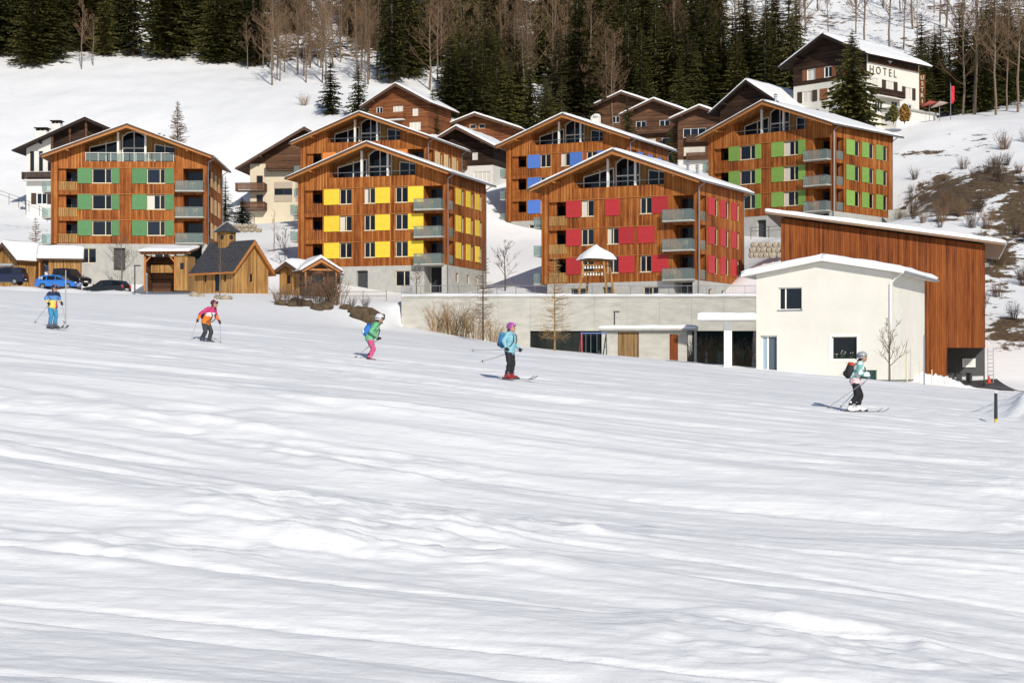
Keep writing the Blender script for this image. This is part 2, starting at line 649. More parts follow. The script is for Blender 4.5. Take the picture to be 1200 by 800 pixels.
# piste profile straight ahead: the bank we stand on, a shallow dip, then the slope rising to the village
_PY = np.arange(-120, 700, 0.5)
_PZ = np.interp(_PY, [-120, 0, 6, 13, 18, 22, 26, 30, 36, 46, 52.5, 60, 70, 90, 150, 700], [-1.7, -1.8, -2.1, -2.75, -3.2, -3.48, -3.08, -2.42, -1.75, -0.75, -0.18, 0.22, 0.55, 1.1, 2.65, 18.0])
_kw = np.exp(-(np.arange(-14, 15) / 4.0) ** 2)
_PZ = np.convolve(np.pad(_PZ, 14, mode='edge'), _kw / _kw.sum(), mode='valid')


def lower(x, y):
    z = -0.09 * x + np.interp(y, _PY, _PZ)
    z = z - 0.45 * sstep((y - 119) / 14) * sstep((x + 6) / 10) * sstep((34 - x) / 8)
    return z


def ground(x, y):
    x = np.asarray(x, float)
    y = np.asarray(y, float)
    y0 = np.interp(x, [-200, -26, -18, -10.6, -10.2, -1.2, -0.6, 22.6, 23.2, 27, 36, 200], [112, 112, 128, 158, 163.5, 163.5, 168.2, 168.2, 164, 132, 118, 118])
    w = np.interp(x, [-200, -26, -18, -10.6, -10.2, -0.6, 22.6, 23.2, 27, 36, 200], [50, 50, 38, 7, 0.6, 0.6, 0.6, 3, 12, 16, 16])
    s = sstep((y - y0) / w)
    lo = lower(x, y)
    up = upper(x, np.maximum(y, 95))
    return lo + (up - lo) * s


def gz(x, y):
    return float(ground(np.array([x]), np.array([y]))[0])


def relief(x, y):
    """Wind ripples, ski lines and trampled lumps in the open snow (metres)."""
    near = sstep((y - 1) / 6) * (1 - sstep((y - 95) / 60))
    xr = x + 0.12 * y
    warp = 1.6 * pn(x / 16, y / 10, 5)
    calm = 1 - 0.62 * sstep((y - 36) / 16)
    groom = 1 - 0.55 * sstep((y - 44) / 5) * (1 - sstep((y - 66) / 8))
    z = 0.72 * groom * calm * pn(xr / 24, (y + 0.12 * x + warp) / 7.5, 1)
    z += 0.36 * groom * (1 - 0.45 * sstep((y - 38) / 18)) * pn(xr / 13, (y + 0.16 * x + warp) / 3.0, 2)
    far = sstep((y - 30) / 16)
    z += (0.07 + 0.07 * far) * pn(xr / 15, (y + 0.18 * x + 0.8 * warp) / 1.35, 3)
    # ski lines carved down the slope
    tr = np.abs(pn(x / 30, (y + 0.2 * x + 0.6 * warp) / 1.9, 6))
    z -= 0.07 * far * np.exp(-(tr / 0.035) ** 2)
    # drifts with sharp crests and trampled, crusted patches in the foreground
    patch = sstep((fbm(x / 9, y / 4.5, 2, 21) + 0.06) / 0.3) * (1 - sstep((y - 28) / 22))
    d = pn((x + 0.5 * y) / 4.6, (y + 0.25 * x) / 1.5, 8)
    patch = patch * (0.35 + 0.65 * sstep((y - 21 + 0.25 * x) / 4))
    z += 0.13 * patch * (1 - np.abs(d) * 2.0)
    lump = fbm(x / 1.5, y / 0.85, 4, 30, 0.55)
    z += 0.085 * patch * lump
    crust = np.abs(fbm(x / 0.9, y / 0.5, 3, 33, 0.5))
    z -= 0.10 * patch * crust
    z += 0.02 * (1 - sstep((y - 30) / 30)) * fbm(x / 0.6, y / 0.25, 2, 41)
    # narrow wind ribs and old tracks lying across the view
    soft = sstep((y - 21) / 5)
    z += 0.052 * (0.35 + 0.65 * soft) * (1 - 0.35 * far) * fbm(xr / 6.0, (y + 0.17 * x + 0.7 * warp) / 0.75, 3, 45, 0.55)
    t2 = np.abs(pn(x / 22 + 3.3, (y + 0.10 * x + 0.4 * warp) / 2.4, 47))
    z -= 0.055 * (1 - sstep((y - 50) / 20)) * np.exp(-(t2 / 0.03) ** 2)
    hill = sstep((y - 190) / 40)
    return z * near + hill * (0.35 * fbm(x / 9, y / 9, 3, 50))


def extra_banks(x, y):
    """Ploughed banks: below the shrubs and along the car park."""
    h = 0.5 * np.exp(-(((x + 10.5) / 5.0) ** 2 + ((y - 158) / 3.0) ** 2))
    line = 170.5 + 0.06 * (x + 45)
    b = np.exp(-((y - line) / 1.5) ** 2) * sstep((x + 66) / 4) * sstep((-35 - x) / 3)
    return h + 0.62 * b * (1 + 0.5 * pn(x / 2.1, y / 2.0, 17))


def snow_mound(x, y):
    """Ploughed heap at the edge of the piste: flattish top, lumpy flanks."""
    r = np.sqrt(((x - 18.0) / 2.6) ** 2 + ((y - 57.0) / 3.6) ** 2) + 0.22 * fbm(x / 1.6, y / 1.6, 3, 81)
    return 1.35 * (1 - sstep(r / 1.15)) + 0.10 * np.exp(-r * r) * fbm(x / 0.5, y / 0.5, 3, 83)


def bare_mask(x, y, z):
    """Where the winter grass and earth show through on the steep bank."""
    px = CX + F * x / np.maximum(y, 1)
    py = HZ - F * z / np.maximum(y, 1)
    m = np.full(np.shape(x), -1.5)

    def blob(cx, cy, rx, ry, k):
        return k * np.exp(-(((px - cx) / rx) ** 2 + ((py - cy) / ry) ** 2))
    ok = (y > 135) & (y < 262)
    b = np.zeros_like(m)
    for a in ((1115, 232, 55, 34, 1.3), (1165, 215, 60, 30, 1.15), (1195, 250, 50, 50, 1.1), (1085, 180, 80, 7, 0.78), (1062, 250, 30, 9, 1.05), (1170, 300, 45, 70, 0.98), (1180, 390, 45, 34, 1.02), (1150, 165, 70, 22, 0.62)):
        b = np.maximum(b, blob(*a))
    m = np.where(ok, np.maximum(m, b - 0.22), m)
    # forest floor and rocky ribs high on the hill
    far = (y > 300)
    rk = 0.35 * fbm(x / 16, y / 30, 3, 60) + 0.22
    rk = rk + 0.30 * sstep((y - 318) / 18) - 0.45 * sstep((336 - y) / 12) - 0.22 * np.exp(-((px - 1000) / 130) ** 2) - 0.3 * np.exp(-((px - 172) / 20) ** 2)
    m = np.where(far, np.maximum(m, rk), m)
    return m


rows = [-70, -50, -32, -18, -9, -4, -1, 1, 2.2, 3.2, 4.0]
yy = 4.5
while yy < 620:
    rows.append(yy)
    yy += (0.3 if yy < 14 else 0.0036 * yy if yy < 70 else 0.006 * yy) if yy < 150 else 0.9 + (yy - 150) * 0.006
rows = np.array(rows)
NC = 400
u = np.linspace(-1, 1, NC + 1)
hw = 6 + 0.47 * np.abs(rows)
gx = u[None, :] * hw[:, None]
gy = np.repeat(rows[:, None], NC + 1, 1)
gz0 = ground(gx, gy)
# heap of cleared snow beside the lane, low bank in front of the huts
heap = snow_mound(gx, gy)
heap += extra_banks(gx, gy)
gzz = gz0 + relief(gx, gy) + heap
nr = len(rows)
co = np.stack([gx, gy, gzz], -1).reshape(-1, 3)
me = bpy.data.meshes.new('snow_ground')
nf = (nr - 1) * NC
idx = (np.arange(nr - 1)[:, None] * (NC + 1) + np.arange(NC)[None, :]).ravel()
quads = np.stack([idx, idx + 1, idx + NC + 2, idx + NC + 1], -1)
me.vertices.add(len(co))
me.vertices.foreach_set('co', co.ravel())
me.loops.add(nf * 4)
me.loops.foreach_set('vertex_index', quads.ravel().astype(np.int32))
me.polygons.add(nf)
me.polygons.foreach_set('loop_start', np.arange(0, nf * 4, 4, dtype=np.int32))
me.polygons.foreach_set('use_smooth', np.ones(nf, bool))
at = me.attributes.new('bare', 'FLOAT', 'POINT')
at.data.foreach_set('value', bare_mask(gx, gy, gzz).ravel().astype(np.float32))
me.materials.append(SNOWG)
me.update(calc_edges=True)
me.validate()
tag(link('snow_ground', me), kind='structure')
_gzf = gzz


def surf(x, y):
    """Height of the finished snow surface, relief included."""
    xa, ya = np.array([float(x)]), np.array([float(y)])
    z = ground(xa, ya) + relief(xa, ya) + snow_mound(xa, ya) + extra_banks(xa, ya)
    return float(z[0])

# ------------------------------------------------------------------ building helpers
def wall(mb, T, u0, u1, z0, z1, holes, mi=0):
    """Flat wall with rectangular openings (ua, ub, za, zb, depth); T maps (u, depth, z) to a point."""
    us = sorted({u0, u1, *[h[0] for h in holes], *[h[1] for h in holes]})
    zs = sorted({z0, z1, *[h[2] for h in holes], *[h[3] for h in holes]})
    us = [q for q in us if u0 - 1e-6 <= q <= u1 + 1e-6]
    zs = [q for q in zs if z0 - 1e-6 <= q <= z1 + 1e-6]
    for i in range(len(us) - 1):
        for j in range(len(zs) - 1):
            a, b, c, d = us[i], us[i + 1], zs[j], zs[j + 1]
            m, n = (a + b) / 2, (c + d) / 2
            if any(h[0] < m < h[1] and h[2] < n < h[3] for h in holes):
                continue
            mb.quad(T(a, 0, c), T(b, 0, c), T(b, 0, d), T(a, 0, d), mi)
    for h in holes:
        a, b, c, d, e = h[:5]
        if e <= 0:
            continue
        mb.quad(T(a, 0, c), T(a, e, c), T(b, e, c), T(b, 0, c), mi)
        mb.quad(T(a, 0, d), T(b, 0, d), T(b, e, d), T(a, e, d), mi)
        mb.quad(T(a, 0, c), T(a, 0, d), T(a, e, d), T(a, e, c), mi)
        mb.quad(T(b, 0, c), T(b, e, c), T(b, e, d), T(b, 0, d), mi)


_wcache = {}


def window(parent, loc, rz, w, h, split=(0.5,), frame=None, pane=None, depth=0.13, sill=None, fw=0.07, curtain=False, name='window'):
    """Window set into an opening: frame with mullions, one pane per light, sill. Local x along the wall, -y outwards."""
    frame = frame or CREAMF
    pane = pane or GLASS
    key = (round(w, 2), round(h, 2), tuple(split), frame.name, round(depth, 2), fw)
    if key not in _wcache:
        m = MB()
        y0, y1 = depth - 0.05, depth + 0.02
        m.box(0, w, y0, y1, 0, fw)
        m.box(0, w, y0, y1, h - fw, h)
        m.box(0, fw, y0, y1, fw, h - fw)
        m.box(w - fw, w, y0, y1, fw, h - fw)
        for s in split:
            m.box(w * s - fw * 0.6, w * s + fw * 0.6, y0, y1, fw, h - fw)
        ps = []
        ed = [0] + [w * s for s in split] + [w]
        for i in range(len(ed) - 1):
            q = MB()
            q.box(ed[i] + fw * 0.5, ed[i + 1] - fw * 0.5, depth, depth + 0.012, fw * 0.5, h - fw * 0.5)
            ps.append(q.mesh('pane', pane))
        _wcache[key] = (m.mesh('window', frame), ps)
    me_, ps = _wcache[key]
    o = link(name, me_, parent, loc, rz)
    for p in ps:
        link('pane', p, o)
    if sill:
        k = ('sill', round(w, 2), sill.name)
        if k not in _wcache:
            q = MB()
            q.box(-0.06, w + 0.06, -0.07, depth - 0.06, -0.055, 0.004)
            _wcache[k] = q.mesh('sill', sill)
        link('sill', _wcache[k], o)
    if curtain:
        q = MB()
        n = 10
        cw_ = 1.0 if curtain is True else curtain
        for i in range(n):
            a, b = fw + (w - 2 * fw) * cw_ * i / n, fw + (w - 2 * fw) * cw_ * (i + 1) / n
            yo = depth - 0.012 + (0.006 if i % 2 else 0)
            q.quad((a, yo, fw), (b, yo, fw), (b, yo, h * 0.93), (a, yo, h * 0.93))
        q.build('curtain', CURTAIN, o)
    return o


def shutter(parent, loc, rz, w, h, m_):
    k = ('sh', round(w, 2), round(h, 2), m_.name)
    if k not in _wcache:
        q = MB()
        q.bbox(0, w, -0.075, -0.02, 0, h, 0.012)
        _wcache[k] = q.mesh('shutter', m_)
    return link('shutter', _wcache[k], parent, loc, rz)


def snow_slab(parent, a, b, c, d, t=0.25, nx=26, ny=16, seed=0, over=0.06, name='roof_snow'):
    """Snow lying on the sloping quad a-b (eave) / d-c (ridge): uneven thickness, rounded ragged edge."""
    a, b, c, d = map(Vector, (a, b, c, d))
    rnd = random.Random(seed)
    V, fs = [], []
    off = rnd.uniform(0, 100)
    for j in range(ny + 1):
        for i in range(nx + 1):
            s, r = i / nx, j / ny
            p = a.lerp(b, s).lerp(d.lerp(c, s), r)
            es = min(s, 1 - s) * (b - a).length
            er = r * (d - a).length
            e = min(es, er)
            k = 1 - math.exp(-e * 7.0 / max(t * 4, 0.3))
            nz = mnoise.noise((p.x * 0.5 + off, p.y * 0.5, p.z * 0.3)) * 0.5 + mnoise.noise((p.x * 1.7 + off, p.y * 1.7, 3)) * 0.22
            h = t * (0.62 + 0.38 * k) * (1 + 0.55 * nz)
            if j == 0:
                p = p + (a - d).normalized() * (over * (0.5 + 1.3 * mnoise.noise((s * 14 + off, 1, 7))))
                h *= 0.8
            V.append(p + Vector((0, 0, max(h, 0.03) + 0.004)))
    for j in range(ny):
        for i in range(nx):
            q = j * (nx + 1) + i
            fs.append((q, q + 1, q + nx + 2, q + nx + 1))
    base = len(V)
    ring = [i for i in range(nx + 1)] + [(j + 1) * (nx + 1) + nx for j in range(ny)] + [ny * (nx + 1) + nx - 1 - i for i in range(nx)] + [(ny - 1 - j) * (nx + 1) for j in range(ny - 1)]
    n_ = (b - a).cross(d - a)
    for q in ring:
        j, i = divmod(q, nx + 1)
        s, r = i / nx, j / ny
        V.append(a.lerp(b, s).lerp(d.lerp(c, s), r) + Vector((0, 0, 0.004)))
    m_ = len(ring)
    for i in range(m_):
        k = (i + 1) % m_
        fs.append((ring[i], base + i, base + k, ring[k]))
    mb = MB()
    mb.add(V, fs)
    return mb.build(name, SNOW, parent, smooth=True)


def gable_roof(root, W, D, eave, ridge, of=1.3, ob=0.8, os_=1.0, th=0.22, m_roof=None, m_soff=None, snow=0.22, seed=0, barge=True, gutter=True, cx=None, purlins=True, bargem=None):
    """Two roof slabs over x 0..W, y 0..D (gables at the y ends), with barge boards, purlins, gutters and snow."""
    m_roof = m_roof or ROOFD
    m_soff = m_soff or SOFFIT
    cx = W / 2 if cx is None else cx
    out = []
    for sgn, xe, ze in ((-1, 0.0, eave), (1, W, eave)):
        t = (ridge - ze) / abs(cx - xe)
        xo = xe + sgn * os_
        zo = ze - os_ * t
        # underside sheet (soffit) and slab above it
        y0, y1 = -of, D + ob
        m = MB()
        pr = [(cx, y0, ridge + 0.02), (xo, y0, zo + 0.02), (xo, y0, zo + th), (cx, y0, ridge + th)]
        if sgn < 0:
            pr = pr[::-1]
        m.prism(pr, (0, y1 - y0, 0))
        r = m.build('roof', m_roof, root)
        s = MB()
        q = [(cx, y0 + 0.03, ridge + 0.012), (xo - sgn * 0.03, y0 + 0.03, zo + 0.012), (xo - sgn * 0.03, y1 - 0.03, zo + 0.012), (cx, y1 - 0.03, ridge + 0.012)]
        s.poly(q if sgn < 0 else q[::-1])
        s.build('soffit', m_soff, r)
        if barge:
            b = MB()
            dz = 0.26
            q = [(cx, y0 + 0.02, ridge - 0.002), (xo - sgn * 0.2, y0 + 0.02, zo + 0.2 * t - 0.002), (xo - sgn * 0.2, y0 + 0.02, zo + 0.2 * t - dz * 0.6), (cx, y0 + 0.02, ridge - dz)]
            b.prism(q if sgn > 0 else q[::-1], (0, 0.07, 0))
            b.build('barge_board', bargem or BEAM, r)
        if snow > 0:
            snow_slab(root, (xo, y0 + 0.04, zo + th), (xo, y1, zo + th), (cx, y1, ridge + th), (cx, y0 + 0.04, ridge + th), snow, seed=seed + (sgn > 0))
        if gutter:
            g = MB()
            g.tube((xo + sgn * 0.07, y0 + 0.05, zo + 0.10), (xo + sgn * 0.07, y1 - 0.05, zo + 0.10), 0.07, n=8)
            g.build('gutter', METAL, root)
        out.append((t, xo, zo))
    if purlins:
        for f in (0.5, 0.12, 0.88):
            x = W * f if f != 0.5 else cx
            z = ridge - abs(x - cx) * (ridge - eave) / cx if x <= cx else ridge - (x - cx) * (ridge - eave) / (W - cx)
            m = MB()
            m.box(x - 0.11, x + 0.11, -of + 0.12, 0.0, z - 0.30 - (0.0 if f == 0.5 else 0.05), z - 0.04 - (0.0 if f == 0.5 else 0.05))
            m.build('purlin', bargem or BEAM, root)
    return out


def place(Y, pxc, pyc, yaw_deg, lx, lz):
    """World location of the local origin so that local point (lx, 0, lz) appears at pixel (pxc, pyc) at depth Y."""
    p = P(pxc, pyc, Y)
    rz = -R(yaw_deg)
    return Vector((p.x - lx * math.cos(rz), p.y - lx * math.sin(rz), p.z - lz)), rz


# ------------------------------------------------------------------ apartment houses
SPEC_A = dict(rows=[[('s', .172, .264), ('w', .264, .388, .68), ('s', .388, .436), ('s', .518, .614), ('w', .614, .73, .72), ('s', .73, .784)]] * 3)
SPEC_B = dict(rows=[[('s', .179, .285), ('w', .285, .367, .52), ('w', .452, .525, .5), ('s', .525, .625), ('w', .66, .742, .5), ('s', .744, .846)]] * 3)
SPEC_E = dict(rows=[[('s', .164, .26), ('w', .264, .344, .5), ('w', .431, .504, .5), ('s', .504, .604), ('w', .64, .71, .5), ('s', .712, .816)],
                    [('s', .164, .26), ('w', .264, .344, .5), ('w', .431, .504, .5), ('s', .504, .604), ('s', .624, .731)],
                    [('s', .164, .26), ('w', .264, .344, .5), ('s', .418, .513), ('w', .64, .713, .5), ('s', .715, .816)]])


def apartment(label, Y, pxc, pyc, yaw, spec, colour, W=17.0, D=12.5, seed=0, sidecol=None, rail='wood', base=-2.9, chim=None, snow=0.24):
    ST = 2.85
    EAVE, t = 9.6, 0.37
    RID = EAVE + W / 2 * t
    a, b = .215 * W, .79 * W
    FL = 3 * ST
    loc, rz = place(Y, pxc, pyc, yaw, W / 2, -base)
    root = thing('apartment_house', label, 'apartment building', loc, rz, None)
    # inner frame: everything below uses x 0..W, z 0 at the foot of the timber; a shift puts the origin at the base centre
    OX, OZ = -W / 2, -base

    class M(MB):
        def build(s, name, m_, parent=None, smooth=False, loc=None, rz=0.0):
            if parent is root and loc is None:
                return MB.build(s, name, m_, parent, smooth, (OX, 0, OZ), rz)
            return MB.build(s, name, m_, parent, smooth, loc, rz)

    def L_(x, y, z):
        return (x + OX, y, z + OZ)
    sh = SH[colour]
    crnd = random.Random(seed * 31)
    WZ0, WZ1 = 0.92, 2.52
    lx0, lx1 = .048 * W, .168 * W
    bx0, bx1 = .845 * W, .972 * W
    holes = []
    for k in range(3):
        z = k * ST
        for e in spec['rows'][k]:
            if e[0] == 'w':
                holes.append((e[1] * W, e[2] * W, z + WZ0, z + WZ1, .16))
        holes.append((lx0, lx1, z + .12, z + 2.5, 1.7))
        holes.append((bx0, bx1, z + .10, z + 2.55, 0))
    par = 9.0 if rail == 'metal' else 9.45
    T = lambda u_, d_, z_: (u_, d_, z_)
    m = M()
    wall(m, T, 0, W, 0, par, holes)
    rz_ = lambda u_: EAVE + (W / 2 - abs(u_ - W / 2)) * t
    for p in ([(0, par), (a, par), (a, rz_(a)), (0, EAVE)] if par < EAVE else [(0, par), (a, par), (a, rz_(a)), (0.05, par + 0.02)],):
        m.poly([(q[0], 0, q[1]) for q in p])
    p = [(b, par), (W, par), (W, EAVE), (b, rz_(b))] if par < EAVE else [(b, par), (W - .05, par + .02), (b, rz_(b))]
    m.poly([(q[0], 0, q[1]) for q in p])
    # attic recess cheeks and floor
    m.quad((a, 0, par), (a, 2, par), (a, 2, rz_(a)), (a, 0, rz_(a)))
    m.quad((b, 2, par), (b, 0, par), (b, 0, rz_(b)), (b, 2, rz_(b)))
    m.quad((a, 0, par), (a, .14, par), (b, .14, par), (b, 0, par))
    m.quad((a, .14, FL), (b, .14, FL), (b, .14, par), (a, .14, par))
    m.quad((a, .14, FL), (a, 2, FL), (b, 2, FL), (b, .14, FL))
    # side walls and back
    sl = (.045 * D, .155 * D)
    sw = [(.2, .34, .43), (.46, .58, .67), (.70, .82, .905)]
    sh_holes = []
    for k in range(3):
        z = k * ST
        sh_holes.append((sl[0], sl[1], z + .10, z + 2.55, 0))
        for s0, s1, s2 in sw:
            sh_holes.append((s1 * D, s2 * D, z + WZ0 - .1, z + WZ1, .22))
    TS = lambda u_, d_, z_: (W - d_, u_, z_)
    wall(m, TS, 0, D, 0, EAVE, sh_holes)
    lh = [(0.35, 2.3, k * ST + .1, k * ST + 2.5, 1.6) for k in range(3)]
    wall(m, lambda u_, d_, z_: (d_, u_, z_), 0, D, 0, EAVE, lh)
    m.poly([(W, D, 0), (0, D, 0), (0, D, EAVE), (W / 2, D, RID), (W, D, EAVE)])
    m.quad((0, 0, 0), (0, D, 0), (W, D, 0), (W, 0, 0))
    # corner loggia: back wall, inner cheek, ceilings and floors
    yb = sl[1] + .02
    for k in range(3):
        z = k * ST
        m.quad((bx0 - .02, yb, z + .1), (W - .1, yb, z + .1), (W - .1, yb, z + 2.55), (bx0 - .02, yb, z + 2.55))
        m.quad((bx0 - .02, 0.01, z + .1), (bx0 - .02, yb, z + .1), (bx0 - .02, yb, z + 2.55), (bx0 - .02, 0.01, z + 2.55))
        m.quad((bx0 - .02, 0.01, z + .1), (W - .01, 0.01, z + .1), (W - .01, yb, z + .1), (bx0 - .02, yb, z + .1))
        m.quad((bx0 - .02, 0.01, z + 2.55), (bx0 - .02, yb, z + 2.55), (W - .01, yb, z + 2.55), (W - .01, 0.01, z + 2.55))
        m.quad((bx1, 0.01, z + .1), (bx1, .2, z + .1), (bx1, .2, z + 2.55), (bx1, 0.01, z + 2.55))
        m.quad((lx0, 1.7, z + .12), (lx1, 1.7, z + .12), (lx1, 1.7, z + 2.5), (lx0, 1.7, z + 2.5))
    m.build('timber_wall', WOODA, root)
    # attic back wall and glazing
    ba = M()
    ba.poly([(a, 2, FL), (b, 2, FL), (b, 2, rz_(b)), (W / 2, 2, RID), (a, 2, rz_(a))])
    ba.build('attic_wall', WOODG, root)

    def attic_glass(pts, mull):
        fr = M()
        n = len(pts)
        for i in range(n):
            p0, p1 = pts[i], pts[(i + 1) % n]
            fr.beam((p0[0], 1.93, p0[1]), (p1[0], 1.93, p1[1]), .1, .11)
        for u_ in mull:
            top = max(q[1] for q in pts)
            zt = min(top, rz_(u_) - .25)
            fr.beam((u_, 1.93, pts[0][1]), (u_, 1.93, zt), .1, .1)
        o = fr.build('attic_window', WHITE, root)
        g = MB()
        g.prism([(q[0], 1.955, q[1]) for q in pts], (0, .015, 0))
        g.build('pane', GLASS, o)
        return o
    c0, c1 = .437 * W, .587 * W
    z0 = FL + .15
    cz = min(rz_(c0), rz_(c1)) - .22
    attic_glass([(c0, z0), (c1, z0), (c1, cz), (W * .55, cz + .42), (W * .512, cz + .55), (W * .47, cz + .42), (c0, cz)], (W * .512,))
    lb = M()
    lb.beam((c0, 1.9, FL + 2.15), (c1, 1.9, FL + 2.15), .14, .14)
    lb.build('transom', WHITE, root)
    attic_glass([(.225 * W, z0), (.42 * W, z0), (.42 * W, rz_(.42 * W) - .7), (.225 * W, rz_(.225 * W) - .25)], (.33 * W,))
    attic_glass([(.645 * W, z0), (.78 * W, z0), (.78 * W, rz_(.78 * W) - .25), (.645 * W, rz_(.645 * W) - .7)], (.71 * W,))
    for u_ in (.425, .60):
        q = M()
        q.box(u_ * W - .11, u_ * W + .11, .3, .52, FL + .05, rz_(u_ * W) - .02)
        q.build('post', WHITE, root)
    # attic rail
    q = M()
    q.tube((a + .05, .05, 9.95), (b - .05, .05, 9.95), .035, n=6)
    if rail == 'metal':
        for i in range(8):
            x = a + .1 + (b - a - .2) * i / 7
            q.tube((x, .05, 9.0), (x, .05, 9.95), .03, n=5)
    q.build('attic_rail', METAL if rail != 'metal' else WHITE, root)
    if rail == 'metal':
        for i in range(4):
            g = M()
            w_ = (b - a - .2) / 4
            g.box(a + .14 + w_ * i, a + .06 + w_ * (i + 1), .06, .075, 9.08, 9.86)
            g.build('rail_panel', BGLASS, root)
    # windows, shutters, tracks
    for k in range(3):
        z = k * ST
        for e in spec['rows'][k]:
            w_ = (e[2] - e[1]) * W
            if e[0] == 'w':
                window(root, L_(e[1] * W, 0, z + WZ0), 0, w_, WZ1 - WZ0, (e[3],), CREAMF, depth=.15, sill=CREAMF, curtain=crnd.choice((0, 0, 0, 0, 0, .3, .4)))
            else:
                shutter(root, L_(e[1] * W, 0, z + WZ0 - .03), 0, w_, WZ1 - WZ0 + .06, sh)
        tr = M()
        us = [e[1] for e in spec['rows'][k]] + [e[2] for e in spec['rows'][k]]
        tr.box(min(us) * W, max(us) * W, -.09, -.002, z + WZ1 + .05, z + WZ1 + .11)
        tr.build('shutter_track', BEAM, root)
        # left loggia: window at the back, wooden parapet
        window(root, L_(lx0 + .25, 1.55, z + .16), 0, lx1 - lx0 - .4, 2.1, (.5,), DARKM, depth=.12)
        pm = M()
        n = 9
        for i in range(n):
            x = lx0 + (lx1 - lx0) * (i + .5) / n
            pm.box(x - .09, x + .09, .03, .06, z + .14, z + 1.02)
        pm.box(lx0, lx1, .02, .10, z + 1.02, z + 1.09)
        pm.build('loggia_parapet', WOODG if seed % 2 else WOODA, root)
        # glazed corner balcony
        sb = M()
        sb.bbox(.80 * W, .982 * W, -.95, -.004, z - .06, z + .10, .03)
        bal = sb.build('balcony', CONCL, root)
        g = MB()
        zb = z + .08
        g.box(.802 * W, .98 * W, -.95, -.93, zb, zb + 1.02)
        g.box(.802 * W, .802 * W + .02, -.925, -.02, zb, zb + 1.02)
        g.box(.98 * W - .02, .98 * W, -.925, -.02, zb, zb + 1.02)
        g.build('glass_guard', BGLASS, bal)
        r = MB()
        r.tube((.80 * W, -.955, zb + 1.04), (.982 * W, -.955, zb + 1.04), .025, n=6)
        r.tube((.80 * W, -.955, zb + 1.04), (.80 * W, -.03, zb + 1.04), .025, n=6)
        r.build('handrail', METAL, bal)
        window(root, L_(bx0 + .12, yb - .16, z + .16), 0, bx1 - bx0 - .25, 2.25, (.48,), DARKM, depth=.12)
        # side windows: sliding shutter and deep opening
        for s0, s1, s2 in sw:
            window(root, L_(W, s1 * D, z + WZ0 - .1), R(90), (s2 - s1) * D, WZ1 - WZ0 + .1, (), CREAMF, depth=.21, fw=.06)
            shutter(root, L_(W, s0 * D, z + WZ0 - .1), R(90), (s1 - s0) * D - .02, WZ1 - WZ0 + .12, SH[sidecol] if sidecol else sh)
        gp = M()
        gp.box(W - .05, W - .03, sl[0] + .02, sl[1] - .02, z + .12, z + 1.05)
        gp.build('side_parapet', BGLASS, root)
        # glass balcony on the far gable side
        s2 = M()
        s2.box(-1.05, -.004, .3, 2.6, z - .04, z + .09)
        b2 = s2.build('balcony', CONCL, root)
        g2 = MB()
        g2.box(-1.05, -1.03, .3, 2.6, z + .07, z + 1.1)
        g2.box(-1.02, -.02, .3, .32, z + .07, z + 1.1)
        g2.build('glass_guard', BGLASS, b2)
    # concrete ground floor
    gf = M()
    gb = base - 3.0
    gh = [(.19 * W, .29 * W, base + .8, -.5, .18), (.40 * W, .475 * W, base + .02, -.45, .5), (.66 * W, .755 * W, base + .75, -.55, .18), (.85 * W, .965 * W, base + .02, -.12, 1.8)]
    wall(gf, T, .04 * W, W - .03, gb, -.004, gh)
    gs = [(.22 * D, .29 * D, base + 1.2, -.7, .2), (.50 * D, .57 * D, base + 1.2, -.7, .2), (.74 * D, .80 * D, base + 1.2, -.7, .2)]
    wall(gf, lambda u_, d_, z_: (W - .03 - d_, u_, z_), 0, D - .03, gb, -.004, gs)
    gf.quad((.04 * W, 0, gb), (.04 * W, D, gb), (.04 * W, D, -.004), (.04 * W, 0, -.004))
    gf.quad((.04 * W, D - .03, gb), (W - .03, D - .03, gb), (W - .03, D - .03, -.004), (.04 * W, D - .03, -.004))
    gf.quad((.85 * W, 1.8, base), (.965 * W, 1.8, base), (.965 * W, 1.8, -.12), (.85 * W, 1.8, -.12))
    gf.build('concrete_base', CONC, root)
    window(root, L_(.19 * W, 0, base + .8), 0, .10 * W, -.5 - base - .8, (.5,), CREAMF, depth=.16)
    window(root, L_(.66 * W, 0, base + .75), 0, .095 * W, -.55 - base - .75, (.6,), CREAMF, depth=.16)
    for g in gs:
        window(root, L_(W - .03, g[0], g[2]), R(90), g[1] - g[0], g[3] - g[2], (), CREAMF, depth=.18)
    dm = M()
    dm.box(.402 * W, .473 * W, .38, .44, base + .02, -.47)
    d = dm.build('door', DARKM, root)
    hn = MB()
    hn.tube((.46 * W, .33, base + .9), (.46 * W, .33, base + 1.3), .025)
    hn.build('handle', METAL, d)
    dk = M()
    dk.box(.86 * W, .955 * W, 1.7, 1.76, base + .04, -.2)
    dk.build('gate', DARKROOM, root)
    # roof
    kids0 = set(o.name for o in root.children)
    gable_roof(root, W, D, EAVE, RID, of=1.5, ob=.9, os_=.85, th=.24, snow=snow * .8, seed=seed * 7)
    for o in list(root.children):
        if o.name not in kids0:
            o.location = (OX, 0, OZ)
    dp = M()
    zt = EAVE - .8 * t
    dp.path([(W + .8, -.1, zt + .05), (W + .12, -.12, zt - .35), (W + .12, -.12, base)], [.05] * 3, 6)
    dp.build('downpipe', METAL, root)
    dp = M()
    dp.path([(W + .8, D - .3, zt + .05), (W + .1, D - .25, zt - .35), (W + .1, D - .25, base)], [.05] * 3, 6)
    dp.build('downpipe', METAL, root)
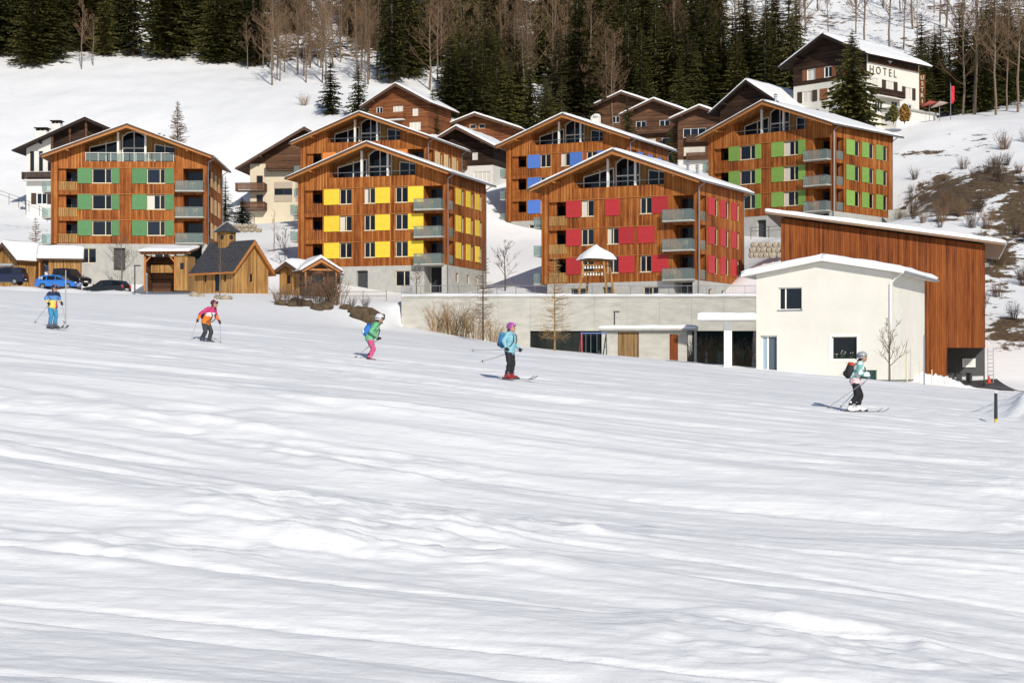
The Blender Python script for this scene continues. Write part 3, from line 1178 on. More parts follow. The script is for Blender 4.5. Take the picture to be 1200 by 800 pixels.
    for kind, fx, fy, hh in (chim or []):
        x, y = fx * W, fy * D
        z = rz_(x) + .2
        q = M()
        if kind == 'white':
            q.bbox(x - .45, x + .45, y - .4, y + .4, z - .2, z + hh, .03)
            o = q.build('chimney', PLASTW, root)
            c = MB()
            for s in (-.4, .4):
                c.box(x + s - .05, x + s + .05, y - .35, y + .35, z + hh + .002, z + hh + .3)
            c.ball((x, y, z + hh + .32), .55, 10, 5, sc=(1, .8, .45))
            c.build('chimney_cap', PLASTW, o)
        else:
            q.tube((x, y, z - .2), (x, y, z + hh), .13, n=10)
            o = q.build('flue_pipe', METAL, root)
            c = MB()
            c.tube((x, y, z + hh * .8), (x, y, z + hh * .86), .24, n=10)
            c.tube((x, y, z + hh + .06), (x, y, z + hh + .16), .27, .1, n=10)
            c.build('flue_cap', METAL, o)
    return root


apartment('timber apartment house with dark green shutters above the parked cars', 191.6, 243, 286, -2, SPEC_A, 'green', seed=1, sidecol='tan', rail='metal', chim=[('pipe', .6, .75, .9), ('pipe', .63, .75, .9)], snow=.13)
apartment('timber apartment house with yellow shutters behind the bare shrubs', 182, 524, 310, 18, SPEC_B, 'yellow', seed=2, snow=.18)
apartment('timber apartment house with orange shutters, half hidden behind the yellow-shuttered one', 214, 501, 253, 18, SPEC_B, 'orange', seed=3, sidecol='tan', snow=.2)
apartment('timber apartment house with blue shutters, half hidden behind the red-shuttered one', 214, 738, 253.5, 27, SPEC_B, 'blue', seed=4, chim=[('white', .62, .35, .8), ('white', .52, .62, .6)], snow=.3)
apartment('timber apartment house with red shutters on the concrete terrace', 168.9, 818.3, 328, 28, SPEC_E, 'red', seed=5, chim=[('pipe', .80, .45, 1.0), ('pipe', .86, .45, 1.0)], snow=.3)
apartment('timber apartment house with lime green shutters below the hotel', 194, 977, 247, 42, SPEC_A, 'lime', D=13, seed=6, chim=[('pipe', .5, .1, .9)], snow=.2)



def deck_chair(label, house, x, y, z, rz):
    """Slatted wooden chair standing on a balcony; x, y, z in the house's own frame."""
    m_ = Matrix.Translation(house.location) @ Matrix.Rotation(house.rotation_euler.z, 4, 'Z')
    o = thing('deck_chair', label, 'chair', m_ @ Vector((x, y, z)), house.rotation_euler.z + rz)
    for i in range(5):
        q = MB()
        q.box(-.24, .24, -.22 + .09 * i, -.15 + .09 * i, .40, .43)
        q.build('seat_slat', WOODG, o)
    for i in range(4):
        q = MB()
        q.beam((-.24, .26 + .04 * i, .52 + .12 * i), (.24, .26 + .04 * i, .52 + .12 * i), .02, .08)
        q.build('back_slat', WOODG, o)
    for sx in (-.23, .23):
        q = MB()
        q.beam((sx, -.2, 0), (sx, -.2, .60), .04, .04)
        q.build('leg', WOODG, o)
        q = MB()
        q.beam((sx, .16, 0), (sx, .42, 1.0), .04, .04)
        q.build('leg', WOODG, o)


_houses = {o['label']: o for o in C.objects if o.name.startswith('apartment_house')}
_floors = ('lowest', 'middle', 'top')
for key, nm in (('red', 'red-shuttered'), ('dark green', 'green-shuttered'), ('yellow', 'yellow-shuttered'), ('lime', 'lime-shuttered')):
    hs_ = [o for l, o in _houses.items() if key in l.split('shutters')[0]][0]
    for k in range(3):
        deck_chair('wooden chair on the %s glazed balcony of the %s house' % (_floors[k], nm), hs_, 17 * .36 + .55 * ((k * 2) % 3), -.45, 2.9 + k * 2.85 + .11, .5 - .5 * k)

# ------------------------------------------------------------------ chalets, huts, hotel
def chalet(name, label, cat, Y, pxc, pyc, yaw, W, D, eave, ridge, bands, wins=(), bals=(), corner='r', of=1.2, os_=1.0, ob=.8, th=.18, snow=.22, m_roof=None, bargem=None, m_soff=None, seed=0, group=None, deep=3.0, gutter=False, extra=None, holes_extra=(), purlins=True, barge=True, posts=None):
    """House with its gable on the local -y face. bands: (z0, z1, material) up the wall; wins: (face, u, z, w, h, split, shutter key or None);
    bals: (face, u0, u1, z, depth, material). The visible corner stands at pixel (pxc, pyc) at depth Y."""
    lx = W / 2 if corner == 'r' else -W / 2
    loc, rz = place(Y, pxc, pyc, yaw, lx, 0)
    root = thing(name, label, cat, loc, rz, group)
    OX = -W / 2
    TF = lambda u_, d_, z_: (u_ + OX, d_, z_)
    TR = lambda u_, d_, z_: (W + OX - d_, u_, z_)
    TL = lambda u_, d_, z_: (OX + d_, D - u_, z_)
    hs = {'f': [], 'r': [], 'l': []}
    for w in wins:
        hs[w[0]].append((w[1], w[1] + w[3], w[2], w[2] + w[4], .14))
    for h in holes_extra:
        hs[h[0]].append(h[1:])
    t = (ridge - eave) / (W / 2)
    for bi, (z0, z1, m_) in enumerate(bands):
        mb = MB()
        e = 0.0
        a0 = z0 - (deep if bi == 0 else 0)
        z1c = min(z1, eave)
        for f, T, ln in (('f', TF, W), ('r', TR, D), ('l', TL, D)):
            if z1c > a0:
                wall(mb, T, 0, ln, a0, z1c, [h for h in hs[f] if h[2] >= a0 - .01 and h[3] <= z1c + .01 and not (f == 'f' and h[3] > eave)])
        if z1c > a0:
            mb.quad((W + OX, D, a0), (OX, D, a0), (OX, D, z1c), (W + OX, D, z1c))
        if z1 > eave:
            # gable part between max(z0, eave) and z1 with its openings
            g0 = max(z0, eave)
            gh = [h for h in hs['f'] if h[3] > eave]
            prof = lambda z_: max(0.0, (ridge - z_) / t)
            lv = sorted({g0, ridge, *[h[2] for h in gh if h[2] > g0], *[h[3] for h in gh]})
            for i in range(len(lv) - 1):
                za, zb = lv[i], lv[i + 1]
                cut = sorted([(h[0] - W / 2, h[1] - W / 2) for h in gh if h[2] < (za + zb) / 2 < h[3]])
                xa, xb = -prof(za), -prof(zb)
                left = [(xa, za), (xb, zb)]
                for c0, c1 in cut:
                    mb.poly([(left[0][0], 0, left[0][1]), (c0, 0, za), (c0, 0, zb), (left[1][0], 0, left[1][1])])
                    left = [(c1, za), (c1, zb)]
                p = [(left[0][0], 0, za), (-xa, 0, za), (-xb, 0, zb), (left[1][0], 0, zb)]
                if abs(xb) < 1e-6 and not cut:
                    p = [(left[0][0], 0, za), (-xa, 0, za), (0, 0, zb)]
                mb.poly(p)
            for h in gh:
                a, b, c, d, e_ = h[:5]
                for q in ([(a, 0, c), (a, e_, c), (b, e_, c), (b, 0, c)], [(a, 0, d), (b, 0, d), (b, e_, d), (a, e_, d)], [(a, 0, c), (a, 0, d), (a, e_, d), (a, e_, c)], [(b, 0, c), (b, e_, c), (b, e_, d), (b, 0, d)]):
                    mb.poly([(x_ + OX, y_, z_) for x_, y_, z_ in q])
            bk = MB()
            bk.poly([(W + OX, D, eave), (OX, D, eave), (0, D, ridge)])
            bk.build('rear_gable', m_, root)
        mb.build('wall', m_, root)
    for w in wins:
        f, u_, z_, ww, hh = w[:5]
        split = w[5] if len(w) > 5 else (.5,)
        skey = w[6] if len(w) > 6 else None
        fr = w[7] if len(w) > 7 else WHITE
        T = {'f': TF, 'r': TR, 'l': TL}[f]
        r_ = {'f': 0, 'r': R(90), 'l': R(-90)}[f]
        window(root, T(u_, 0, z_), r_, ww, hh, split, fr, depth=.12, fw=.08, curtain=(len(w) > 8 and w[8]))
        if skey:
            sw_ = ww * .5
            shutter(root, T(u_ - sw_ - .04, 0, z_), r_, sw_, hh, SH[skey])
            shutter(root, T(u_ + ww + .04, 0, z_), r_, sw_, hh, SH[skey])
    for f, u0, u1, z_, dp, m_ in bals:
        T = {'f': TF, 'r': TR, 'l': TL}[f]

        def bx(mb, ua, ub, da, db, za, zb):
            A, B = T(ua, -db, za), T(ub, -da, zb)
            mb.box(min(A[0], B[0]), max(A[0], B[0]), min(A[1], B[1]), max(A[1], B[1]), za, zb)
        s = MB()
        bx(s, u0, u1, .004, dp, z_ - .14, z_)
        o = s.build('balcony', PLASTW if m_ is not WOODC else ROOFD, root)
        n = max(4, int((u1 - u0) / .16))
        bo = MB()
        for i in range(n):
            ua = u0 + (u1 - u0) * i / n + .01
            ub = u0 + (u1 - u0) * (i + 1) / n - .01
            bx(bo, ua, ub, dp - .05, dp - .02, z_ + .06, z_ + .92)
        for e in (u0, u1 - .04):
            bx(bo, e, e + .04, .01, dp - .06, z_ + .06, z_ + .92)
        bo.build('balustrade', m_, o)
        hr = MB()
        bx(hr, u0 - .03, u1 + .03, dp - .09, dp + .02, z_ + .925, z_ + 1.0)
        hr.build('handrail', m_, o)
    k0 = set(o.name for o in root.children)
    gable_roof(root, W, D, eave, ridge, of, ob, os_, th, m_roof, m_soff or m_roof, snow, seed, barge, gutter, purlins=purlins, bargem=bargem or m_roof)
    for o in list(root.children):
        if o.name not in k0:
            o.location = (OX, 0, 0)
    if extra:
        extra(root, W, D, eave, ridge)
    return root


def white_chimneys(spots, m_=None, cap=True):
    def f(root, W, D, eave, ridge):
        t = (ridge - eave) / (W / 2)
        for x, y, hh, s in spots:
            z = ridge - abs(x) * t
            q = MB()
            q.bbox(x - s, x + s, y - s, y + s, z - .4, z + hh, .03)
            o = q.build('chimney', m_ or PLASTW, root)
            c = MB()
            for k in (-1, 0, 1):
                c.box(x + k * s * .8 - .06, x + k * s * .8 + .06, y - s * .8, y + s * .8, z + hh + .002, z + hh + .32)
            c.box(x - s - .12, x + s + .12, y - s - .1, y + s + .1, z + hh + .322, z + hh + .44)
            c.build('chimney_cap', ROOFK, o)
    return f


# old chalet behind the dark green house
def old_extra(root, W, D, eave, ridge):
    white_chimneys([(-7.4, 3.2, 2.2, .8), (-6.2, 5.6, 3.0, .65)])(root, W, D, eave, ridge)
    t = (ridge - eave) / (W / 2)
    q = MB()
    x0, x1 = -W / 2 + 3.7, W / 2 - 3.0
    q.prism([(x0, -.06, 5.6), (x1, -.06, 5.6), (x1, -.06, ridge - x1 * t - .02), (0, -.06, ridge - .03), (x0, -.06, ridge + x0 * t - .02)], (0, .055, 0))
    q.build('gable_boarding', WOODK, root)
    for x in (x0 + .2, -2.2, 0, 2.4):
        q = MB()
        q.box(x - .14, x + .14, -1.2, -1.0, 5.7, ridge - abs(x) * t - .1)
        q.build('post', WOODC, root)
    for x in (x0 + .8, -1.6):
        q = MB()
        q.box(x, x + 1.3, -.10, -.065, 6.2, 7.7)
        q.build('gable_window', mat('tan_wood_panel', (.40, .22, .09), .6), root)  # plain tan wood colour, paler than the boarding around it


chalet('chalet', 'old white and dark timber chalet with two tall chimneys behind the green-shuttered house', 'chalet', 234, 31, 250, 4, 17, 12, 8.7, 12.4,
       [(0, 8.7, PLASTW), (8.7, 13, PLASTW)],
       wins=[('f', .5, 5.6, .55, 2.7, (), None, SH['dark']), ('f', 1.7, 5.6, .55, 2.7, (), None, SH['dark']), ('f', 2.9, 5.6, .55, 2.7, (), None, SH['dark']), ('f', 1.4, 1.2, 1.4, 1.5, (.5,), 'dark')],
       bals=[('f', -.3, 3.8, 4.4, 1.1, WOODK)], corner='l', of=1.8, os_=1.4, snow=.06, m_roof=ROOFK, seed=11, extra=old_extra)


# cream chalet left of the orange-shuttered house
def cream_extra(root, W, D, eave, ridge):
    q = MB()
    q.prism([(-W / 2 + 2.2, -.06, 5.6), (W / 2, -.06, 5.6), (W / 2, -.06, eave - .02), (0, -.06, ridge - .04), (-W / 2 + 2.2, -.06, eave + 2.2 * (ridge - eave) / (W / 2) - .04)], (0, .055, 0))
    q.build('gable_boarding', WOODC, root)
    for x in (-W / 2 + 3.4, -W / 2 + 6.4):
        for z in (3.0, 1.2):
            q = MB()
            q.box(x, x + 2.5, -.09, -.03, z + .02, z + .9)
            q.build('roller_blind', mat('beige_blind', (.42, .35, .27), .7, var=.06), root)


chalet('chalet', 'cream plaster chalet with dark roof and stacked balconies beside the orange-shuttered house', 'chalet', 240, 293, 247, 6, 16, 13, 6.4, 11.0,
       [(0, 6.4, PLASTY), (6.4, 13, WOODC)],
       wins=[('f', 3.4, 2.1, 2.5, .88, (.5,), None, SH['dark']), ('f', 6.4, 2.1, 2.5, .88, (.5,), None, SH['dark']), ('f', 3.4, 6.5, 2.8, 1.5, (.5,), None, CREAMF, True), ('f', .9, 2.9, .9, 1.9, (), None, SH['brown']), ('f', .9, .3, .9, 1.9, (), None, SH['brown'])],
       bals=[('f', -1.7, 2.4, 2.7, 1.5, WOODC), ('f', -1.0, 2.4, .1, 1.5, WOODC), ('f', 2.5, 9.5, 5.5, 1.3, WOODC)], corner='l', of=2.0, os_=1.6, snow=.05, m_roof=ROOFD, seed=13, extra=cream_extra)
# brown chalet under the spruces
chalet('chalet', 'small red-brown timber chalet below the two lone spruces', 'chalet', 255, 502, 156, 20, 9.5, 9, 4.6, 7.2,
       [(0, 8, WOODR)],
       wins=[('f', 1.2, 3.1, 1.0, 1.1, (.5,), None), ('f', 3.9, 3.1, 1.6, 1.1, (.33, .66), None, WHITE, True), ('f', 7.0, 2.6, .9, 1.1, (), None, WHITE, True), ('f', 6.5, .5, 1.8, 1.2, (.33, .66), None, WHITE, True), ('f', 2.6, .3, 1.2, 1.4, (), None)],
       bals=[('f', .4, 5.8, 2.2, .9, WOODR)], of=1.3, os_=1.0, snow=.22, m_roof=ROOFD, seed=15)
# chalets between the orange and the blue houses
chalet('chalet', 'dark timber chalet on white plaster base with bay window beside the blue-shuttered house', 'chalet', 234, 578, 232, 20, 9.6, 11, 7.0, 9.5,
       [(0, 4.4, PLASTW), (4.4, 10, WOODK)],
       wins=[('f', 1.9, 5.0, 2.9, 1.3, (.2, .4, .6, .8), None, WHITE, True), ('f', 6.6, 5.2, .8, 1.0, (), None, WHITE, True), ('f', 6.8, 2.0, 2.4, 1.6, (.25, .5, .75), None, WHITE, True), ('f', 2.0, 1.4, 1.4, 1.3, (.5,), None)],
       bals=[('f', 1.0, 5.9, 4.1, .9, WOODC)], of=1.6, os_=1.3, snow=.28, m_roof=ROOFD, seed=17)
chalet('chalet', 'brown chalet with pale gable window pair, partly hidden by the white-based chalet', 'chalet', 262, 604, 190, 14, 12, 11, 5.1, 7.2,
       [(0, 8, WOODR)], wins=[('f', 4.9, 5.2, 1.0, .7, (), None, CREAMF), ('f', 6.3, 5.2, 1.0, .7, (), None, CREAMF), ('f', 8.6, 1.2, 2.6, 1.3, (.33, .66), None, CREAMF, True)],
       of=1.5, os_=1.3, snow=.28, m_roof=ROOFD, seed=19)
# three chalets below the forest
chalet('chalet', 'brown chalet with snowy roof behind the dark garden spruce, farthest of three', 'chalet', 302, 768, 170, 22, 11.5, 10, 7.0, 9.2,
       [(0, 10, WOODC)], wins=[('f', 3.6, 4.2, 1.4, 1.2, (.5,), None), ('f', 6.6, 4.2, 1.4, 1.2, (.5,), None)], of=1.6, os_=1.4, snow=.32, m_roof=ROOFD, seed=21)
chalet('chalet', 'brown chalet with two balcony doors, middle one of the three below the forest', 'chalet', 292, 800, 188, 20, 9.4, 10, 8.3, 10.2,
       [(0, 11, WOODC)], wins=[('f', 1.3, 5.3, 1.8, 1.6, (.5,), None), ('f', 5.4, 5.3, 1.8, 1.6, (.5,), None), ('f', 2.2, 2.4, 2.6, 1.5, (.33, .66), None, CREAMF, True), ('f', 5.8, 2.4, 1.4, 1.5, (), None)],
       bals=[('f', .5, 8.8, 4.8, 1.0, WOODC), ('f', .5, 8.8, 1.9, 1.0, WOODC)], of=1.6, os_=1.3, snow=.32, m_roof=ROOFD, seed=23)
chalet('chalet', 'brown chalet with white corner wall and red curtained window above the lime-shuttered house', 'chalet', 284, 848, 200, 18, 7.6, 9, 8.9, 10.4,
       [(0, 2.0, PLASTW), (2.0, 11, WOODC)], wins=[('f', .9, 5.6, 3.8, 1.5, (.33, .66), None), ('f', 1.0, 2.6, 3.6, 1.5, (.33, .66), None, CREAMF, True), ('f', 6.0, 5.6, .9, 1.5, (), None)],
       bals=[('f', 1.6, 6.6, 4.9, 1.0, WOODC), ('f', 1.6, 6.6, 2.0, 1.0, WOODC)], of=1.5, os_=1.3, snow=.32, m_roof=ROOFD, seed=25)
# black chalet left of the hotel
chalet('chalet', 'nearly black timber chalet with small white windows left of the hotel', 'chalet', 244, 916, 176, 38, 10, 13, 6.6, 10.0,
       [(0, 12, WOODK)], wins=[('f', 7.6, 5.4, .9, .9, (), None), ('f', 5.0, 3.0, 1.7, 1.4, (.5,), 'green'), ('r', 2.5, 5.2, .8, .9, (), None), ('f', 2.0, 3.0, 1.5, 1.4, (.5,), None)], of=1.4, os_=1.2, snow=.28, m_roof=ROOFK, seed=27)


# hotel
def letters(parent, text, loc, size, m_, rz=0.0, gap=1.0, vertical=False, depth=.03):
    x = z = 0.0
    for ch in text:
        cu = bpy.data.curves.new('letter', 'FONT')
        cu.body = ch
        cu.size = size
        cu.extrude = depth
        cu.resolution_u = 3
        tmp = bpy.data.objects.new('letter_tmp', cu)
        C.objects.link(tmp)
        bpy.context.view_layer.update()
        me_ = bpy.data.meshes.new_from_object(tmp)
        bpy.data.objects.remove(tmp)
        bpy.data.curves.remove(cu)
        n = len(me_.vertices)
        xs = np.empty(n * 3)
        me_.vertices.foreach_get('co', xs)
        xs = xs.reshape(-1, 3)
        wdt = xs[:, 0].max() - xs[:, 0].min()
        x0 = xs[:, 0].min()
        new = np.stack([xs[:, 0] - x0 - (wdt / 2 if vertical else 0), -xs[:, 2], xs[:, 1]], -1)
        me_.vertices.foreach_set('co', new.ravel())
        me_.materials.clear()
        me_.materials.append(m_)
        me_.update()
        c, s = math.cos(rz), math.sin(rz)
        link('letter', me_, parent, (loc[0] + x * c, loc[1] + x * s, loc[2] + z), rz)
        if vertical:
            z -= size * gap
        else:
            x += wdt + size * .28 * gap


def hotel_extra(root, W, D, eave, ridge):
    t = (ridge - eave) / (W / 2)
    q = MB()
    hs = [(2.38, 3.92, 6.68, 8.22, .05), (5.38, 6.72, 6.68, 8.22, .05), (9.38, 11.02, 6.68, 8.22, .05)]
    wall(q, lambda u_, d_, z_: (u_ - W / 2, d_ - .05, z_), 0.0, W, 6.1, 9.3, hs)
    q.quad((-W / 2, -.05, 6.1), (-W / 2, -.002, 6.1), (W / 2, -.002, 6.1), (W / 2, -.05, 6.1))
    q.build('front_boarding', WOODK, root)
    # annex, lettering and sign board on the sunny long side
    q = MB()
    q.box(W / 2 + .01, W / 2 + 2.6, 3.2, D + .4, -4.0, 1.7)
    an = q.build('annex', PLASTW, root)
    r = MB()
    r.box(W / 2 + .01, W / 2 + 2.9, 2.9, D + .7, 1.704, 1.95)
    r.build('annex_roof', CONC, an)
    g = MB()
    g.box(W / 2 + .8, W / 2 + 2.0, 3.14, 3.19, .1, 1.2)
    g.build('annex_window', GLASS, an)
    g = MB()
    g.box(W / 2 + .01, W / 2 + .06, .2, D - .3, 8.25, eave - .02)
    g.build('upper_boarding', WOODK, root)
    g = MB()
    g.box(W / 2 + .01, W / 2 + .09, .2, D - .3, 8.02, 8.24)
    g.build('red_band', WOODR, root)
    letters(root, 'HOTEL', (W / 2 + .05, .6, 6.6), 1.5, mat('letter_dark', (.10, .075, .045), .6), R(90), 1.35)
    g = MB()
    g.box(W / 2 + .05, W / 2 + .85, D + .12, D + .26, 3.3, 7.7)
    s = g.build('sign_board', WOODR, root)
    letters(s, 'USTRI', (W / 2 + .45, D + .10, 6.95), .84, mat('letter_pale', (.75, .70, .58), .6), 0.0, 1.0, True)
    q = MB()
    q.ball((W / 2 + .12, 5.2, 8.55), .16, 8, 5)
    q.beam((W / 2 + .12, 4.8, 8.7), (W / 2 + .12, 5.7, 8.7), .05, .12)
    q.build('wall_lamp', WHITE, root)


hot = chalet('hotel', 'white plastered hotel with dark timber top floor and HOTEL lettering on the hill', 'hotel', 240, 1016, 141, 47, 12.6, 12.5, 9.3, 12.4,
             [(0, 9.3, PLAST), (9.3, 13, WOODK)],
             wins=[('f', 1.6, 3.6, 1.7, 1.6, (.5,), 'dark', WHITE, True), ('f', 6.0, 3.6, 2.6, 1.6, (.33, .66), 'brown', WHITE, True), ('f', 2.4, 6.7, 1.5, 1.5, (.5,), 'brown', WHITE, True), ('f', 5.4, 6.7, 1.3, 1.5, (.5,), 'brown'), ('f', 9.4, 6.7, 1.6, 1.5, (.5,), 'brown', WHITE, True),
                   ('f', 2.2, .6, 2.2, 1.9, (.33, .66), None), ('f', 6.6, .8, 2.0, 1.6, (.5,), None),
                   ('r', 1.2, 4.5, 1.5, 1.5, (.5,), None, WHITE, True), ('r', 4.4, 4.3, 1.8, 1.7, (.33, .66), 'dark', WHITE, True), ('r', 9.1, 3.9, 1.6, 1.7, (.5,), 'dark', WHITE, True), ('r', 1.9, 1.4, 1.8, 1.5, (.33, .66), None), ('r', 5.8, 2.1, 1.5, 1.2, (.5,), None), ('r', 9.4, 2.1, 1.3, 1.1, (.5,), None)],
             bals=[('r', .8, 7.2, 3.5, 1.2, WOODK), ('f', 8.6, 12.4, 3.2, 1.2, WOODK)], of=1.8, os_=1.4, ob=1.2, snow=.34, m_roof=ROOFK, seed=29, extra=hotel_extra, deep=4)

# ------------------------------------------------------------------ small wooden huts on the square
def shake_roof(root, W, D, eave, ridge, of, os_, sides):
    """Rows of slate shingles laid on the bare roof slopes."""
    t = (ridge - eave) / (W / 2)
    SL = mat('dark_slate', (.055, .056, .062), .6, var=.3, scale=3)
    for sg in sides:
        n = 9
        L = W / 2 + os_
        for i in range(n):
            k = MB()
            m_ = 12
            for j in range(m_):
                y0 = -of + (D + of + .3) * j / m_ + .01
                y1 = -of + (D + of + .3) * (j + 1) / m_ - .01
                xa, xb = L * (1 - i / n), L * (1 - (i + 1) / n) - .02
                xb = max(xb, 0)
                za, zb = ridge - xa * t + .2, ridge - xb * t + .2
                lift = .02 + .014 * ((i * 7 + j * 5) % 3)
                k.prism([(sg * xa, y0, za + lift + .03), (sg * xa, y1, za + lift + .03), (sg * xb, y1, zb + .01), (sg * xb, y0, zb + .01)], (0, 0, -.03))
            k.build('shingle_row', SL, root)


def chapel_extra(root, W, D, eave, ridge):
    shake_roof(root, W, D, eave, ridge, .55, .55, (-1, 1))
    cy = D * .62
    q = MB()
    q.box(-.62, .62, cy - .62, cy + .62, ridge - .5, ridge + 1.15)
    tw = q.build('turret', WOODG, root)
    for ang in (0, 1):
        e = MB()
        if ang == 0:
            e.tube((0, cy - .63, ridge + .62), (0, cy - .66, ridge + .62), .24, n=14)
        else:
            e.tube((-.63, cy, ridge + .62), (-.66, cy, ridge + .62), .24, n=14)
        e.build('round_opening', DARKROOM, tw)
    c = MB()
    s = .98
    base_ = [(-s, cy - s, ridge + 1.12), (s, cy - s, ridge + 1.12), (s, cy + s, ridge + 1.12), (-s, cy + s, ridge + 1.12)]
    ap = (0, cy, ridge + 2.15)
    for i in range(4):
        c.poly([base_[i], base_[(i + 1) % 4], ap])
    c.poly(base_[::-1])
    c.build('turret_roof', mat('dark_slate', (.055, .056, .062), .6, var=.3), tw)
    sn = MB()
    sn.poly([(s + .02, cy - s, ridge + 1.2), (s + .02, cy + s, ridge + 1.2), (0, cy, ridge + 2.27)])
    sn.poly([(s, cy + s + .02, ridge + 1.2), (-s, cy + s + .02, ridge + 1.2), (0, cy, ridge + 2.27)])
    sn.build('snow_cap', SNOW, tw)


chalet('chapel', 'little golden board chapel with slate roof and square turret', 'chapel', 169, 274, 341.5, -52, 4.6, 5.6, 2.3, 4.9,
       [(0, 5, WOODG)], wins=[('f', 2.1, .95, .5, .9, (), None, WOODG), ('l', 1.3, .95, .42, .85, (), None, WOODG), ('l', 4.1, .95, .42, .85, (), None, WOODG), ('l', 2.8, .02, .8, 2.0, (), None, WOODG)],
       corner='l', of=.55, os_=.55, ob=.3, snow=0, m_roof=BEAM, seed=31, deep=.8, extra=chapel_extra, purlins=False)
chalet('market_hut', 'low golden board hut with thick snow roof right beside the chapel', 'hut', 171, 352, 341, 40, 3.0, 4.6, 2.0, 2.75,
       [(0, 3, WOODG)], wins=[('f', .9, .7, .7, 1.0, (), None, WOODG)], of=.6, os_=.5, snow=.3, m_roof=ROOFD, seed=33, deep=.8, purlins=False)


def kiosk_extra(root, W, D, eave, ridge):
    for x in (-W / 2, W / 2 - .16):
        q = MB()
        q.box(x, x + .16, -1.0, -.84, 0, eave)
        q.build('post', BEAM, root)
    q = MB()
    q.beam((-W / 2 - .2, -.92, eave - .02), (W / 2 + .2, -.92, eave - .02), .16, .18)
    q.build('tie_beam', BEAM, root)
    for s in (-1, 1):
        q = MB()
        q.beam((s * W * .3, -.92, eave + .05), (0, -.92, ridge - .3), .12, .12)
        q.build('brace', BEAM, root)


chalet('market_hut', 'gabled wooden kiosk with snowy roof and braced gable among the bare shrubs', 'hut', 171, 392, 345, -20, 3.2, 4.4, 2.35, 3.3,
       [(0, 4, WOODC)], wins=[('f', .9, .9, 1.3, 1.0, (), None, BEAM)], of=1.3, os_=.5, snow=.28, m_roof=ROOFD, bargem=BEAM, seed=35, deep=.8, extra=kiosk_extra, purlins=False)
chalet('market_hut', 'golden board hut with steep snowy gable beside the dark van', 'hut', 181, 20, 325, 35, 3.6, 3.6, 2.0, 3.5,
       [(0, 4, WOODG)], of=.5, os_=.5, snow=.28, m_roof=ROOFD, seed=37, deep=1.0, purlins=False)
chalet('market_hut', 'golden board hut with broad snow-covered roof and side porch behind the blue car', 'hut', 180, 57, 326, 78, 3.0, 3.2, 2.15, 3.05,
       [(0, 4, WOODG)], corner='r', of=1.2, os_=.5, ob=.3, snow=.3, m_roof=ROOFD, bargem=BEAM, seed=39, deep=1.0, extra=kiosk_extra, purlins=False)

# open shelter with hay manger
loc, rz = place(181, 194, 329, 5, 0, 0)
sh_ = thing('shelter', 'open-fronted golden timber shelter with braced posts and snowy roof', 'shelter', loc, rz)
W_, D_ = 4.6, 3.0
for x in (-W_ / 2, W_ / 2 - 1.4):
    q = MB()
    q.box(x, x + .2, 0, .2, -1, 2.75)
    q.build('post', BEAM, sh_)
    q = MB()
    q.beam((x + .1, .1, 1.9), (x + (.8 if x < 0 else -.6), .1, 2.65), .14, .14)
    q.build('brace', BEAM, sh_)
q = MB()
q.box(W_ / 2 - 1.2, W_ / 2, .02, D_, -1, 2.6)
rm = q.build('side_room', WOODG, sh_)
g = MB()
g.box(W_ / 2 - .75, W_ / 2 - .4, -.01, .018, 1.2, 1.85)
g.build('window', GLASS, rm)
q = MB()
q.box(-W_ / 2, W_ / 2 - 1.22, D_ - .1, D_, -1, 2.7)
q.box(-W_ / 2 - .02, -W_ / 2 + .08, .22, D_ - .11, -1, 2.7)
q.build('back_wall', WOODC, sh_)
q = MB()
q.box(-W_ / 2 + .4, W_ / 2 - 1.5, 1.2, 1.3, .9, 1.7)
q.build('manger', WOODG, sh_)
q = MB()
q.beam((-W_ / 2 - .3, .1, 2.85), (W_ / 2 + .3, .1, 2.85), .2, .2)
q.build('tie_beam', BEAM, sh_)
for i in range(12):
    q = MB()
    x = -W_ / 2 - .2 + (W_ + .4) * i / 11
    q.beam((x, -.6, 2.86), (x, D_ + .3, 3.5), .1, .12)
    q.build('rafter', BEAM, sh_)
q = MB()
q.prism([(-W_ / 2 - .4, -.75, 2.92), (W_ / 2 + .4, -.75, 2.92), (W_ / 2 + .4, D_ + .4, 3.62), (-W_ / 2 - .4, D_ + .4, 3.62)], (0, 0, .09))
q.build('roof', ROOFD, sh_)
snow_slab(sh_, (-W_ / 2 - .4, -.75, 3.01), (W_ / 2 + .4, -.75, 3.01), (W_ / 2 + .4, D_ + .4, 3.71), (-W_ / 2 - .4, D_ + .4, 3.71), .24, seed=41)

# ------------------------------------------------------------------ barn-red timber hall, cream building, canopy
loc, rz = place(126, 1154.5, 447, 13.8, 14.6, 0)
hall = thing('timber_hall', 'big windowless red-brown timber hall with single-pitch roof and garage opening', 'hall', loc, rz)
Wb, Db, zl, zr = 14.6, 15.0, 12.1, 9.85
top_ = lambda x: zl + (zr - zl) * x / Wb
q = MB()
gx0, gx1, gzt = Wb - 2.65, Wb - .12, 2.45
q.poly([(0, 0, -3), (gx0, 0, -3), (gx0, 0, top_(gx0)), (0, 0, zl)])
q.poly([(gx0, 0, gzt), (gx1, 0, gzt), (gx1, 0, top_(gx1)), (gx0, 0, top_(gx0))])
q.poly([(gx1, 0, gzt), (Wb, 0, gzt), (Wb, 0, zr), (gx1, 0, top_(gx1))])
q.quad((Wb, 0, gzt), (Wb, Db, gzt), (Wb, Db, zr), (Wb, 0, zr))
q.quad((Wb, 4, -3), (Wb, Db, -3), (Wb, Db, gzt), (Wb, 4, gzt))
q.quad((0, Db, -3), (0, 0, -3), (0, 0, zl), (0, Db, zl))
q.poly([(Wb, Db, -3), (0, Db, -3), (0, Db, zl), (Wb, Db, zr)])
